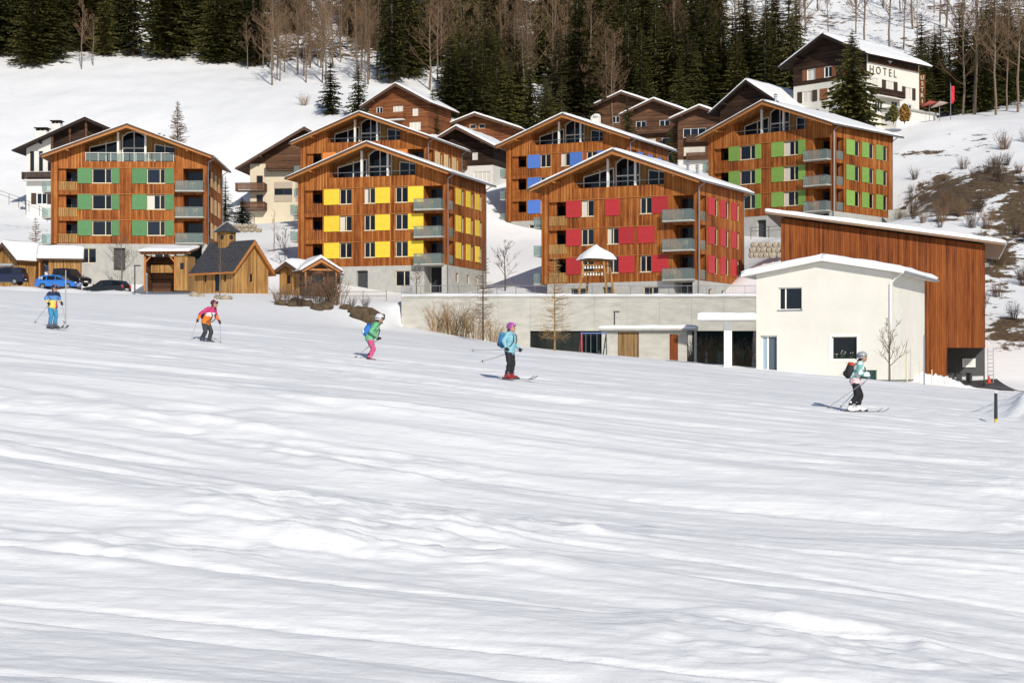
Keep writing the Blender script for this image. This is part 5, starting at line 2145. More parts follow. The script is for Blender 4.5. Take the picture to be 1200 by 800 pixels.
plant('bare_tree', bt4, 'small bare tree at the gate of the yellow-shuttered house', 'tree', P(488, 345, 179.5), 0)
plant('bare_tree', bt4, 'bare tree between the yellow- and red-shuttered houses', 'tree', P(592, 340, 180), 1.0, 1.6)
plant('bare_tree', bt3, 'bare sapling on the snow slope right of the chapel', 'tree', P(322, 300, 197), 1.0, 1.0)
plant('bare_tree', bt4, 'bare tree on the snow left of the yellow-shuttered house', 'tree', P(334, 312, 190), 2.0, 1.3)

# shrubs
SHR = [shrub_meshes(400 + i, 2.0, 46, (.7, .9, .6)[i]).mesh('twigs', (TWIGB, BARKG, BARK)[i]) for i in range(3)]


def shrub(k, label, px, py, Y, s, group=None, loc=None):
    return plant('shrub', [('twigs', SHR[k])], label, 'shrub', loc or P(px, py, Y), rt_.uniform(0, 6), s, s, group)


for i, (px, py, Y, s, k) in enumerate(((326, 362, 158, .85, 0), (338, 360, 160, .8, 0), (352, 366, 157, 1.0, 2), (372, 368, 158, 1.25, 0), (386, 362, 161, 1.7, 2), (395, 360, 160, 1.5, 0), (364, 352, 166, 1.4, 2), (412, 368, 158, .6, 2), (428, 368, 159, .6, 2))):
    shrub(k, 'bare brown shrub among the clump in front of the kiosk', px, py, Y, s, 'shrubs in front of the kiosk', (P(px, py, Y).x, Y, surf(P(px, py, Y).x, Y) - .05))
for px, s in ((512, 1.35), (526, 1.5), (541, 1.55), (556, 1.3), (576, 1.1)):
    p = P(px, 388, 158)
    shrub(1, 'golden twiggy shrub at the left end of the terrace wall', 0, 0, 0, s, 'golden shrubs at the terrace wall', (p.x, 158, surf(p.x, 158) - .1))
for px in (815, 828, 842, 866, 878):
    p = P(px, 425, 155)
    shrub(1, 'reddish bare shrub in front of the dark garage glazing', 0, 0, 0, 1.3, 'shrubs before the garage glazing', (p.x, 155, surf(p.x, 155) - .1))
p = P(322, 100, 300)
shrub(1, 'tuft of tall dry grass and twigs alone on the upper snow slope', 0, 0, 0, 1.0, None, spot(357, 127, 280))
n_ = 0
while n_ < 70:
    px = rt_.uniform(1055, 1230)
    Y = rt_.uniform(142, 222)
    x = (px - CX) / F * Y
    z = surf(x, Y)
    if bare_mask(np.array([x]), np.array([Y]), np.array([z]))[0] < .12 and rt_.random() < .8:
        continue
    n_ += 1
    shrub(rt_.choice((0, 2, 2)), 'leafless scrub on the steep snowy bank beside the timber hall', 0, 0, 0, rt_.uniform(.5, 1.3), 'scrub on the snowy bank', (x, Y, z - .1))
# autumn bushes by the hotel annex
def leafy(name, label, loc, rx, h, m_, seed):
    rnd = random.Random(seed)
    q = MB()
    for i in range(650):
        a, b = rnd.uniform(0, 6.283), rnd.random()
        z = h * b
        r = rx * math.sin(math.pi * min(.98, .18 + .8 * b)) * rnd.uniform(.35, 1)
        c = Vector((r * math.cos(a), r * math.sin(a), z))
        u_ = Vector((rnd.uniform(-1, 1), rnd.uniform(-1, 1), rnd.uniform(-1, 1))).normalized() * .16
        v_ = Vector((rnd.uniform(-1, 1), rnd.uniform(-1, 1), rnd.uniform(-1, 1))).normalized() * .16
        q.add([c - u_, c + v_, c + u_, c - v_], [(0, 1, 2, 3)])
    r = thing(name, label, 'bush', loc)
    q.build('crown', m_, r)
    t = MB()
    t.tube((0, 0, -.4), (0, 0, h * .6), .06, .03)
    t.build('trunk', BARK, r)


leafy('bush', 'orange-brown leafy bush in front of the hotel annex', P(1060, 142, 236), .95, 2.3, leaf_mat('autumn_leaves', (.16, .07, .015), (.42, .24, .05)), 1)
leafy('bush', 'dark green clipped bush in front of the hotel annex', P(1047, 142, 235.5), .75, 2.3, SPRUCE, 2)

# boulders under the shrubs and by the chapel
def boulder(label, loc, s, seed, group=None, m_=None, sc=(1.3, .9, .7)):
    rnd = random.Random(seed)
    q = MB()
    V0 = len(q.v)
    q.ball((0, 0, 0), s, 10, 6, sc=sc)
    q.v = [tuple(Vector(v) * (1 + .35 * mnoise.noise(Vector(v) * (1.6 / s) + Vector((seed * 3.1, 0, 0))))) for v in q.v]
    o = q.build('boulder', m_ or STONE, None)
    o.location = loc
    o.rotation_euler = (rnd.uniform(-.2, .2), rnd.uniform(-.2, .2), rnd.uniform(0, 6))
    tag(o, label, 'boulder', group)


EARTH = mat('dark_earth_rock', (.085, .06, .035), .9, var=.4, scale=2, bump=.6, bscale=8)
for i, (px, Y, s) in enumerate(((328, 157, .5), (342, 157, .55), (350, 158, .75), (360, 158, .6), (372, 156, .6), (382, 157, .7), (405, 157.5, .45), (414, 156.5, .5), (428, 155.5, 1.25), (436, 155.5, 1.0), (418, 155, .4))):
    x = (px - CX) / F * Y
    boulder('dark earthy boulder poking out of the snow below the shrub clump', (x, Y, surf(x, Y) + s * .2), s, i, 'boulders below the shrubs', EARTH)
for i, (px, Y, s) in enumerate(((228, 160, .4), (236, 160, .32), (255, 158, .38), (263, 158, .4), (268, 158.5, .35))):
    x = (px - CX) / F * Y
    boulder('pale stone in the row in front of the chapel', (x, Y, surf(x, Y) + s * .3), s, 40 + i, 'stones in front of the chapel')

# dry stone walls
def stone_wall(label, px0, px1, pyb, pyt, Y, seed, Y1=None):
    Y1 = Y1 or Y
    a, b = P(px0, pyb, Y), P(px1, pyb, Y1)
    h = P(0, pyt, Y).z - a.z
    root = thing('stone_wall', label, 'wall', (a + b) / 2, 0)
    rnd = random.Random(seed)
    d = b - a
    L = d.length
    d.normalize()
    rows_ = max(2, int(h / .42))
    vars_ = []
    for k in range(5):
        q = MB()
        q.ball((0, 0, 0), 1, 8, 5)
        q.v = [tuple(Vector((max(-.8, min(.8, v[0])), max(-.8, min(.8, v[1])), max(-.8, min(.8, v[2])))) * (1 + .2 * mnoise.noise(Vector(v) * 1.7 + Vector((k * 9, 0, 0))))) for v in q.v]
        vars_.append(q.mesh('stone', STONE))
    for r in range(rows_):
        x = rnd.uniform(-.3, 0)
        while x < L:
            w = rnd.uniform(.4, .9)
            hh = h / rows_
            o = link('stone', vars_[rnd.randrange(5)], root)
            c = a + d * (x + w / 2) + Vector((0, rnd.uniform(-.08, .08) + r * .06, hh * (r + .5))) - root.location
            o.location = c
            o.scale = (w * .62, .34, hh * .66)
            o.rotation_euler = (rnd.uniform(-.1, .1), rnd.uniform(-.1, .1), math.atan2(d.y, d.x) + rnd.uniform(-.1, .1))
            x += w


stone_wall('short dry stone wall under the railing beside the cream chalet', 262, 299, 272, 263, 206, 3)
stone_wall('dry stone wall on the snow bank below the lime-shuttered house', 880, 918, 302, 284, 176, 4)
o = thing('concrete_kerb_wall', 'low grey concrete wall at the foot of the lime-shuttered house on the bank', 'wall', P(1068, 256, 200), R(-12))
q = MB()
q.bbox(-2.6, 2.6, -.2, .2, -1.2, 1.0, .03)
q.build('wall_block', CONC, o)

# small fences and posts
def rail_fence(label, pts, h=1.0, m_=None, gap=1.6, rails=(.95, .5)):
    m_ = m_ or DARKM
    root = thing('railing', label, 'railing', pts[0])
    base = Vector(pts[0])
    for i in range(len(pts) - 1):
        a, b = Vector(pts[i]) - base, Vector(pts[i + 1]) - base
        n = max(1, int((b - a).length / gap))
        for k in range(n + 1):
            p = a.lerp(b, k / n)
            q = MB()
            q.tube(p - Vector((0, 0, .4)), p + Vector((0, 0, h)), .035, n=5)
            q.build('post', m_, root)
        for r in rails:
            q = MB()
            q.tube(a + Vector((0, 0, r * h)), b + Vector((0, 0, r * h)), .025, n=5)
            q.build('rail', m_, root)


rail_fence('dark railing above the dry stone wall beside the cream chalet', [P(262, 263, 206), P(298, 263, 206)], 1.2)
rail_fence('dark railing climbing the snow slope left of the green-shuttered house', [P(-12, 228, 222), P(22, 240, 220), P(46, 250, 218), P(56, 256, 217)], 1.0)
for i, (a, b, y) in enumerate(((398, 452, 352), (398, 448, 347))):
    pass
rail_fence('grey timber rail fence between the kiosk and the yellow-shuttered house', [P(398, 351, 168), P(453, 351, 168)], .85, mat('weathered_wood', (.20, .17, .13), .85, var=.25), 2.2, (.9, .4))
rail_fence('dark fence below the lime-shuttered house entrance', [P(880, 276, 187), P(922, 274, 186)], .9)

# street lamps
def lamp(label, px, pyb, pyt, Y, arm=.5):
    a, b = P(px, pyb, Y), P(px, pyt, Y)
    h = b.z - a.z
    r = thing('street_lamp', label, 'street lamp', a)
    q = MB()
    q.tube((0, 0, -.5), (0, 0, h), .075, .06, 8)
    q.build('pole', DARKM, r)
    q = MB()
    q.bbox(-.1, arm, -.12, .12, h + .002, h + .12, .03)
    q.build('lamp_head', DARKM, r)


lamp('dark street lamp on the snow right of the black estate car', 158, 353, 312, 168, .55)
lamp('dark street lamp standing before the terrace wall above the pavilion', 720, 392, 366, 158, .45)
for label, px, pyb, pyt, Y, r_, m_ in (
        ('tall thin marker pole beside the skier in blue trousers', 77, 390, 318, 66, .02, mat('grey_pole', (.34, .32, .30), .6)),
        ('slim grey post beside the open shelter', 172, 338, 322, 175, .06, METAL)):
    a, b = P(px, pyb, Y), P(px, pyt, Y)
    x = a.x
    z = surf(x, Y)
    r = thing('marker_pole', label, 'pole', (x, Y, z))
    q = MB()
    q.tube((0, 0, -.3), (0, 0, b.z - z), r_ * 1.3, r_, 8)
    q.build('shaft', m_, r)
    q = MB()
    q.tube((0, 0, b.z - z), (0, 0, b.z - z + r_ * 3), r_ * 1.2, r_ * .6, 8)
    q.build('tip', mat('pole_orange', (.55, .22, .12), .6) if Y < 100 else METAL, r)
Y = 53
x = P(1167, 0, Y).x
z = surf(x, Y)
r = thing('marker_post', 'short black piste marker with yellow foot near the snow heap', 'post', (x, Y, z))
q = MB()
q.tube((0, 0, -.3), (0, 0, .12), .045, n=10)
q.build('foot', mat('yellow_foot', (.62, .45, .05), .6), r)
q = MB()
q.tube((0, 0, .12), (0, 0, .9), .055, .05, 10)
q.build('shaft', mat('black_post', (.03, .03, .035), .6), r)
q = MB()
q.tube((0, 0, .9), (0, 0, .94), .06, .03, 10)
q.build('cap', SNOW, r)
for i, (px, h) in enumerate(((1063, 2.2), (1078, 1.5), (1083, 3.2), (1092, 1.0))):
    p = P(px, 450, 112)
    z = surf(p.x, 112)
    r = thing('garden_stake', ('short pale stake at the corner of the cream building', 'pale wooden stake in the snow before the timber hall', 'tall grey post in the snow before the timber hall', 'low pale stake in the snow pile by the hall')[i], 'stake', (p.x, 112, z))
    q = MB()
    q.tube((0, 0, -.3), (0, 0, h * .96), .05 if i == 2 else .035, n=6)
    q.build('shaft', METAL if i == 2 else CREAMF, r)
    q = MB()
    q.tube((0, 0, h * .96), (0, 0, h), .045, .02, 6)
    q.build('tip', METAL if i == 2 else CREAMF, r)

# cleared snow pile and lane before the hall
q = MB()
V, fs = [], []
nn, mm = 60, 24
for j in range(mm + 1):
    for i in range(nn + 1):
        x = 24.2 + 7.0 * i / nn
        y = 114 + 6.0 * j / mm
        e = min(i / nn, 1 - i / nn, j / mm, 1 - j / mm) * 2
        h = 1.15 * float(sstep(np.array(e * 1.6))) * (.55 + .45 * float(fbm(np.array([x / .7]), np.array([y / .7]), 3, 70)[0]) * 1.6) * (1.15 - .6 * i / nn)
        V.append((x, y, gz(x, y) - .05 + max(h, -.2)))
for j in range(mm):
    for i in range(nn):
        k = j * (nn + 1) + i
        fs.append((k, k + 1, k + nn + 2, k + nn + 1))
q.add(V, fs)
tag(q.build('snow_heap', SNOW, None, True), kind='structure')
q = MB()
ys = np.linspace(118.5, 128.5, 14)
for i in range(len(ys) - 1):
    f0, f1 = i / 13, (i + 1) / 13
    for k in range(10):
        xa0, xa1 = 31 - 1.6 * f0 + (5.2 + 1 * f0) * k / 10, 31 - 1.6 * f0 + (5.2 + 1 * f0) * (k + 1) / 10
        xb0, xb1 = 31 - 1.6 * f1 + (5.2 + 1 * f1) * k / 10, 31 - 1.6 * f1 + (5.2 + 1 * f1) * (k + 1) / 10
        q.quad((xa0, ys[i], gz(xa0, ys[i]) + .12), (xa1, ys[i], gz(xa1, ys[i]) + .12), (xb1, ys[i + 1], gz(xb1, ys[i + 1]) + .12), (xb0, ys[i + 1], gz(xb0, ys[i + 1]) + .12))
tag(q.build('lane', mat('wet_asphalt', (.06, .055, .05), .45, .5, var=.3, scale=.6), None, True), kind='structure')

# parasols and flag on the hotel terrace
for i, (px, py, Y, col) in enumerate(((1089, 140, 244, (.45, .10, .08)), (1101, 141, 240, (.52, .40, .34)))):
    r = thing('parasol', ('tilted red parasol on the hotel terrace beside the annex', 'tilted pale parasol on the hotel terrace beside the flag')[i], 'parasol', P(px, py, Y))
    q = MB()
    q.tube((0, 0, -.5), (0, 0, 2.3), .05, n=8)
    q.build('pole', METAL, r)
    q = MB()
    for k in range(8):
        a0, a1 = math.pi * k / 4, math.pi * (k + 1) / 4
        q.poly([(1.25 * math.cos(a0), 1.25 * math.sin(a0), 2.05 + .35 * math.cos(a0)), (1.25 * math.cos(a1), 1.25 * math.sin(a1), 2.05 + .35 * math.cos(a1)), (0, 0, 2.65)])
    q.build('canopy', mat('parasol_cloth_%d' % i, col, .8, var=.1), r)
r = thing('flag_pole', 'red banner flag on a pole at the edge of the hotel terrace', 'flag', P(1114, 140, 242))
q = MB()
q.tube((0, 0, -.5), (0, 0, 5.0), .06, .04, 8)
q.build('pole', METAL, r)
q = MB()
V, fs = [], []
for j in range(13):
    for i in range(4):
        V.append((.05 + .16 * i * (1 if j > 1 else .7), .06 * math.sin(j * .9 + i), 2.2 + .2 * j))
for j in range(12):
    for i in range(3):
        k = j * 4 + i
        fs.append((k, k + 1, k + 5, k + 4))
q.add(V, fs)
q.build('cloth', mat('red_flag', (.55, .03, .04), .7), r)

# ------------------------------------------------------------------ parked cars
def car(label, loc, rz, body_col, kind='hatch', L=4.3, Wd=1.75, Hh=1.48, number=None, box=False):
    """Local x forward, origin on the ground below the middle."""
    root = thing('parked_car', label, 'car', loc, rz, None)
    pm = mat('car_paint_' + '_'.join('%d' % (c * 1000) for c in body_col), body_col, .25, .6, .2, var=.03)
    gl = glass_mat('car_glass', (.012, .014, .018))
    l = L / 2
    if kind == 'van':
        low = [(-l, .32), (l * .96, .30), (l, .55), (l * .98, .82), (l * .72, 1.02), (l * .42, 1.10), (-l * .97, 1.10), (-l, .8)]
        top = [(l * .42, 1.10), (l * .14, Hh * .97), (-l * .2, Hh), (-l * .86, Hh * .985), (-l * .97, 1.10)]
        pill = [(l * .34, l * -.02), (-l * .06, -l * .44), (-l * .48, -l * .88)]
    elif kind == 'estate':
        low = [(-l, .35), (l * .95, .30), (l, .5), (l * .97, .72), (l * .5, .90), (-l * .96, .96), (-l, .7)]
        top = [(l * .5, .90), (l * .12, Hh * .97), (-l * .25, Hh), (-l * .78, Hh * .95), (-l * .96, .96)]
        pill = [(l * .36, -l * .02), (-l * .06, -l * .46), (-l * .5, -l * .84)]
    else:
        low = [(-l, .35), (l * .95, .30), (l, .5), (l * .96, .72), (l * .55, .90), (-l * .95, .98), (-l, .7)]
        top = [(l * .55, .90), (l * .18, Hh * .96), (-l * .2, Hh), (-l * .66, Hh * .94), (-l * .95, .98)]
        pill = [(l * .40, l * .02), (-l * .02, -l * .40), (-l * .45, -l * .76)]
    b = MB()
    # lower body as a lofted section: sill narrower than the waist
    secs = []
    for y, k in ((-Wd / 2, .0), (-Wd / 2 * .93, .03), (Wd / 2 * .93, .03), (Wd / 2, .0)):
        secs.append([(x * (1 - (.03 if k == 0 else 0)), y, z - (.03 if (k == 0 and z > .7) else 0)) for x, z in low])
    n = len(low)
    V = [p for s in secs for p in s]
    fs = [tuple(range(n)), tuple(reversed(range(3 * n, 4 * n)))]
    for s in range(3):
        for i in range(n):
            j = (i + 1) % n
            fs.append((s * n + i, s * n + n + i, s * n + n + j, s * n + j))
    b.add(V, fs)
    # cabin tapering to the roof
    m = len(top)
    wy = lambda z: Wd / 2 * (.94 - .17 * (z - .9) / max(Hh - .9, .1))
    V = [(x, -wy(z), z - (.003 if i in (0, m - 1) else 0)) for i, (x, z) in enumerate(top)] + [(x, wy(z), z - (.003 if i in (0, m - 1) else 0)) for i, (x, z) in enumerate(top)]
    fs = [tuple(range(m)), tuple(reversed(range(m, 2 * m)))]
    for i in range(m):
        j = (i + 1) % m
        fs.append((i, m + i, m + j, j))
    b.add(V, fs)
    body = b.build('body', pm, root)
    # windscreens
    def scr(i, j, nm):
        (xa, za), (xb, zb) = top[i], top[j]
        q = MB()
        f0, f1 = .1, .92
        pa = (xa + (xb - xa) * f0, za + (zb - za) * f0)
        pb = (xa + (xb - xa) * f1, za + (zb - za) * f1)
        nx, nz = (zb - za), -(xb - xa)
        ln = math.hypot(nx, nz)
        s = 1 if nm == 'windscreen' else -1
        nx, nz = abs(nx) / ln * .008 * s, abs(nz) / ln * .008
        q.poly([(pa[0] + nx, -wy(pa[1]) * .93, pa[1] + nz), (pa[0] + nx, wy(pa[1]) * .93, pa[1] + nz), (pb[0] + nx, wy(pb[1]) * .92, pb[1] + nz), (pb[0] + nx, -wy(pb[1]) * .92, pb[1] + nz)])
        q.build(nm, gl, root)
    scr(0, 1, 'windscreen')
    scr(m - 1, m - 2, 'rear_window')
    roofz = lambda x: np.interp(-x, [-p[0] for p in top], [p[1] for p in top])
    for sy in (-1, 1):
        for xa, xb in pill:
            z0 = max(.93 if kind != 'van' else 1.12, .93)
            pts = []
            for x, f in ((xa, 0), (xb, 0), (xb, 1), (xa, 1)):
                zt = float(roofz(x)) - .09
                z = z0 + .03 if f == 0 else max(zt, z0 + .08)
                pts.append((x, sy * (wy(z) + .006), z))
            q = MB()
            q.poly(pts)
            q.build('side_window', gl, root)
        mi_ = MB()
        mi_.ball((l * .42, sy * (Wd / 2 + .06), 1.0 if kind != 'van' else 1.2), .1, 8, 5, sc=(.7, .8, .7))
        mi_.build('mirror', pm, root)
        for xw in (l * .62, -l * .60):
            t = MB()
            t.tube((xw, sy * (Wd / 2 - .2), .32), (xw, sy * (Wd / 2 + .012), .32), .32, n=18)
            w = t.build('wheel', mat('tyre', (.02, .02, .021), .8), root)
            h = MB()
            h.tube((xw, sy * (Wd / 2), .32), (xw, sy * (Wd / 2 + .022), .32), .19, .17, 14)
            h.build('rim', METAL, w)
        q = MB()
        q.bbox(l * .93, l * .985, sy * Wd * .36 - .16, sy * Wd * .36 + .16, .60, .74, .02)
        q.build('headlight', mat('lamp_clear', (.7, .72, .74), .15, .6), root)
        q = MB()
        q.bbox(-l * 1.004, -l * .955, sy * Wd * .41 - .1, sy * Wd * .41 + .1, .68, .98 if kind != 'hatch' else .9, .02)
        q.build('tail_light', mat('lamp_red', (.45, .02, .02), .25, .5), root)
    q = MB()
    q.box(-l * 1.012, -l * .99, -.26, .26, .5, .61)
    q.build('number_plate', WHITE, root)
    q = MB()
    q.box(l * .985, l * 1.006, -.26, .26, .42, .53)
    q.build('number_plate', WHITE, root)
    if number:
        letters(root, number, (l * .48, Wd / 2 * .80 + .1, 1.0), .40, WHITE, R(180), .6) if False else None
        d = MB()
        letters(root, number, (-l * .78, -(wy(1.15) + .035), .98), .42, WHITE, 0.0, .5, depth=.004)
    if box:
        q = MB()
        q.bbox(-.9, .8, -.38, .38, Hh + .08, Hh + .40, .1)
        q.build('roof_box', mat('grey_roof_box', (.32, .33, .34), .4), root)
    return root


def car_at(px, py, Y):
    p = P(px, py, Y)
    return (p.x, Y, surf(p.x, Y) - .02)


def cz(px, py, Y):
    return P(px, py, Y)


car('bright blue rally hatchback with white number 118 on its rear window, parked by the huts', cz(68, 339.5, 176), R(-7), (.03, .17, .55), 'hatch', L=4.3, number='118')
car('black van parked close behind the blue hatchback', cz(82, 336, 180), R(-28), (.014, .015, .02), 'van', L=4.3, Wd=1.85, Hh=1.9)
car('dark blue van with grey roof box in front of the steep-gabled hut', cz(5, 334, 176), R(178), (.012, .016, .05), 'van', L=4.4, Wd=1.85, Hh=1.75, box=True)
car('black estate car parked alone in the snow left of the lamp', cz(125, 346, 172), R(162), (.013, .014, .016), 'estate', L=4.5, Wd=1.78, Hh=1.48)
car('dark car half hidden behind the porch of the hut', cz(53, 322, 190), R(10), (.03, .05, .11), 'hatch')


# ------------------------------------------------------------------ skiers
def hand(parent, name, wrist, d, across, m_, pole_dir):
    """Gloved hand closed round a pole: palm, four curled fingers of unequal length and a thumb leaving the side of the palm."""
    wrist, d, across = Vector(wrist), Vector(d).normalized(), Vector(across).normalized()
    q = MB()
    nrm = d.cross(across).normalized()
    c = wrist + d * .055
    q.ball(c, .045, 8, 6, sc=(1.0, 1.0, 1.0))
    q.tube(wrist - d * .02, wrist + d * .03, .042, .04, 8)
    for i, ln in enumerate((.075, .085, .08, .062)):
        o = (i - 1.5) * .022
        k0 = wrist + d * .085 + across * o
        k1 = k0 + d * ln * .4 + nrm * ln * .25
        k2 = k1 + nrm * ln * .45 - d * ln * .12
        k3 = k2 - d * ln * .4 - nrm * ln * .02
        q.path([k0, k1, k2, k3], [.0135, .013, .012, .010], 6)
    t0 = wrist + d * .04 - across * .035
    t1 = t0 - across * .03 + nrm * .025 + d * .02
    t2 = t1 + across * .015 + nrm * .03 + d * .015
    q.path([t0, t1, t2], [.016, .0145, .012], 6)
    return q.build(name, m_, parent)


def skier(label, px, pyfoot, Y, face, h, J, cols, pack=None, pack_cols=None, goggles=True, helmet_cols=None, poles=None, who='', on=True, skis=True, snow_sink=0.0):
    """J: joints in a 1.6 m body (x forward, y to the body's left). face: heading in degrees (0 = towards +x)."""
    ycand = np.linspace(Y - 9, Y + 9, 181)
    xc_ = (px - CX) / F * ycand
    zc_ = lower(xc_, ycand) + relief(xc_, ycand)
    best_ = ycand[np.argmin(np.abs(HZ - F * zc_ / ycand - pyfoot) + .12 * np.abs(ycand - Y))]
    h = h * best_ / Y
    Y = float(best_)
    x = P(px, 0, Y).x
    z = surf(x, Y) - snow_sink
    root = thing('person', label, 'person', (x, Y, z), R(face))
    s = h * 1.06 / 1.6
    root.scale = (s, s, s)
    bones = []   # (a, b, ra, rb, zone)
    V3 = lambda p: Vector(p)
    hipz = J['pelvis']
    pel, che, nek, hea = V3(J['pelvis']), V3(J['chest']), V3(J['neck']), V3(J['head'])
    bones.append((pel + Vector((0, -.05, -.03)), pel + Vector((0, .05, -.03)), .15, .15, 'jacket'))
    bones.append((pel + Vector((0, 0, .02)), che, .155, .165, 'jacket'))
    bones.append((che + Vector((0, -.06, 0)), che + Vector((0, .06, 0)), .15, .15, 'jacket'))
    bones.append((che + Vector((0, 0, .05)), nek, .13, .075, 'jacket'))
    bones.append((nek, hea, .06, .075, 'skin'))
    bones.append((hea + Vector((.02, 0, -.03)), hea + Vector((0, 0, .04)), .092, .1, 'skin'))
    bones.append((hea + Vector((.095, 0, -.02)), hea + Vector((.108, 0, -.035)), .016, .018, 'skin'))
    for sd in ('l', 'r'):
        hip, kn, an, toe = (V3(J[k + sd]) for k in ('hip', 'knee', 'ankle', 'toe'))
        bones.append((hip, kn, .108, .078, 'pants'))
        bones.append((kn, an + Vector((0, 0, .09)), .076, .078, 'pants'))
        bones.append((an + Vector((0, 0, .13)), an + Vector((0, 0, 0)), .072, .07, 'boots'))
        bones.append((an + Vector((-.05, 0, -.03)), toe, .062, .05, 'boots'))
        shd, el, ha = (V3(J[k + sd]) for k in ('shoulder', 'elbow', 'hand'))
        bones.append((che + Vector((0, shd.y * .4, .06)), shd, .10, .085, 'jacket'))
        bones.append((shd, el, .078, .064, 'sleeve'))
        bones.append((el, ha, .064, .048, 'sleeve'))
    raw = MB()
    for a, b, ra, rb, zn in bones:
        raw.tube(a, b, ra, rb, 14)
        raw.ball(a, ra, 12, 8)
        raw.ball(b, rb, 12, 8)
    tmp = bpy.data.objects.new('body_tmp', raw.mesh('body_tmp', WHITE))
    C.objects.link(tmp)
    rm = tmp.modifiers.new('remesh', 'REMESH')
    rm.mode = 'VOXEL'
    rm.voxel_size = .02
    sm = tmp.modifiers.new('smooth', 'SMOOTH')
    sm.factor = .5
    sm.iterations = 3
    bpy.context.view_layer.update()
    dg = bpy.context.evaluated_depsgraph_get()
    me_ = bpy.data.meshes.new_from_object(tmp.evaluated_get(dg))
    bpy.data.objects.remove(tmp)
    me_.name = 'body'
    zones = {}
    me_.materials.clear()
    mlist = []

    def zone_mat(k):
        c = cols[k]
        nm = 'cloth_' + who + '_' + k
        if nm not in zones:
            zones[nm] = len(mlist)
            mm_ = mat(nm, c, .75 if k != 'skin' else .55, .2, var=.10, scale=9, bump=.25 if k != 'skin' else 0, bscale=14)
            mlist.append(mm_)
            me_.materials.append(mm_)
        return zones[nm]
    idxs = []
    nrm_ = cols.get('rule')
    for p in me_.polygons:
        c = p.center
        best, bz = 1e9, None
        for a, b, ra, rb, zn in bones:
            d = b - a
            t = max(0.0, min(1.0, (c - a).dot(d) / max(d.length_squared, 1e-9)))
            dist = (c - (a + d * t)).length - (ra + (rb - ra) * t)
            if dist < best:
                best, bz = dist, zn
        if bz in ('jacket', 'sleeve') and nrm_:
            bz = nrm_(c, bz) or 'jacket'
        elif bz == 'sleeve':
            bz = 'jacket'
        if bz == 'pants' and c.z > hipz[2] - .08:
            bz = 'jacket' if not nrm_ else (nrm_(c, 'jacket') or 'jacket')
        idxs.append(zone_mat(bz))
    me_.polygons.foreach_set('material_index', idxs)
    me_.polygons.foreach_set('use_smooth', [True] * len(me_.polygons))
    for v in me_.vertices:      # soft folds in the cloth
        if v.co.z < hea.z - .12:
            v.co += v.normal * (.016 * mnoise.noise((v.co.x * 11, v.co.y * 11, v.co.z * 15)) + .007 * mnoise.noise(v.co * 31))
    me_.update()
    link('body', me_, root)
    # helmet shell with brim and ear guards
    hc = helmet_cols
    q = MB()
    up = (hea - nek).normalized()
    V, fs = [], []
    nu, nv = 18, 8
    c0 = hea + Vector((0, 0, .055))
    for j in range(nv + 1):
        ph = .60 * math.pi * j / nv
        for i in range(nu):
            t = 2 * math.pi * i / nu
            ff = math.cos(t)
            pz = math.cos(ph)
            if j >= nv - 1 and ff > .35:
                pz = max(pz, .10)
            V.append(c0 + Vector((.148 * math.sin(ph) * ff - .008, .130 * math.sin(ph) * math.sin(t), .125 * pz - (.03 if (j == nv and ff <= .35) else 0))))
    for j in range(nv):
        for i in range(nu):
            i2 = (i + 1) % nu
            fs.append((j * nu + i, (j + 1) * nu + i, (j + 1) * nu + i2, j * nu + i2))
    q.add(V, fs)
    hel = q.build('helmet', mat('helmet_' + who, hc[0], .3, .5, var=.05), root, True)
    st = MB()
    for y in (-.045, .045):
        st.path([c0 + Vector((.138 * math.cos(a) - .008, y, .127 * math.sin(a) - .002)) for a in (.35, .7, 1.1, 1.5, 1.9, 2.3)], [.013] * 6, 5)
    st.build('stripe', mat('helmet_stripe_' + who, hc[1], .4, var=.05), hel)
    if goggles:
        g = MB()
        g.ball(hea + Vector((.085, 0, .028)), .05, 12, 6, sc=(.62, 1.55, .72))
        go = g.build('goggles', mat('goggle_' + who, hc[2] if len(hc) > 2 else (.03, .03, .035), .12, .6), root, True)
        sb = MB()
        sb.path([c0 + Vector((.150 * math.cos(a) - .008, .133 * math.sin(a), -.012)) for a in [.6 + .25 * k for k in range(18)]], [.012] * 18, 4)
        sb.build('strap', DARKM, go)
    hr = MB()
    hr.ball(hea + Vector((-.055, 0, -.055)), .075, 10, 7, sc=(.8, 1.15, 1.0))
    hr.path([hea + Vector((-.08, 0, -.06)), hea + Vector((-.11, 0, -.13)), hea + Vector((-.12, 0, -.19))], [.055, .045, .02], 8)
    hr.build('hair', mat('hair_dark', (.025, .014, .009), .6, var=.3), root, True)
    mo = MB()
    mo.ball(hea + Vector((.098, 0, -.068)), .012, 6, 4, sc=(.5, 1.6, .5))
    mo.build('mouth', mat('lips', (.38, .14, .11), .6), root)
    for sy in (-1, 1):
        e = MB()
        e.ball(hea + Vector((.094, sy * .036, .02)), .012, 6, 4)
        e.build('eye', DARKM, root)
    # bindings buckles
    for sd, sg in (('l', 1), ('r', -1)):
        ha, el = V3(J['hand' + sd]), V3(J['elbow' + sd])
        d = (ha - el).normalized()
        hand(root, 'glove', ha, d, Vector((0, sg, 0)).cross(d).cross(d) if abs(d.y) < .9 else Vector((1, 0, 0)), mat('glove_' + who, cols['gloves'], .7), None)
        an = V3(J['ankle' + sd])
        b = MB()
        for zz in (.02, .08):
            b.box(an.x + .02, an.x + .085, an.y + sg * .062, an.y + sg * .08, an.z + zz, an.z + zz + .025)
        b.build('boot_buckle', METAL, root)
    M = Matrix.Translation((x, Y, z)) @ Matrix.Rotation(R(face), 4, 'Z') @ Matrix.Scale(s, 4)
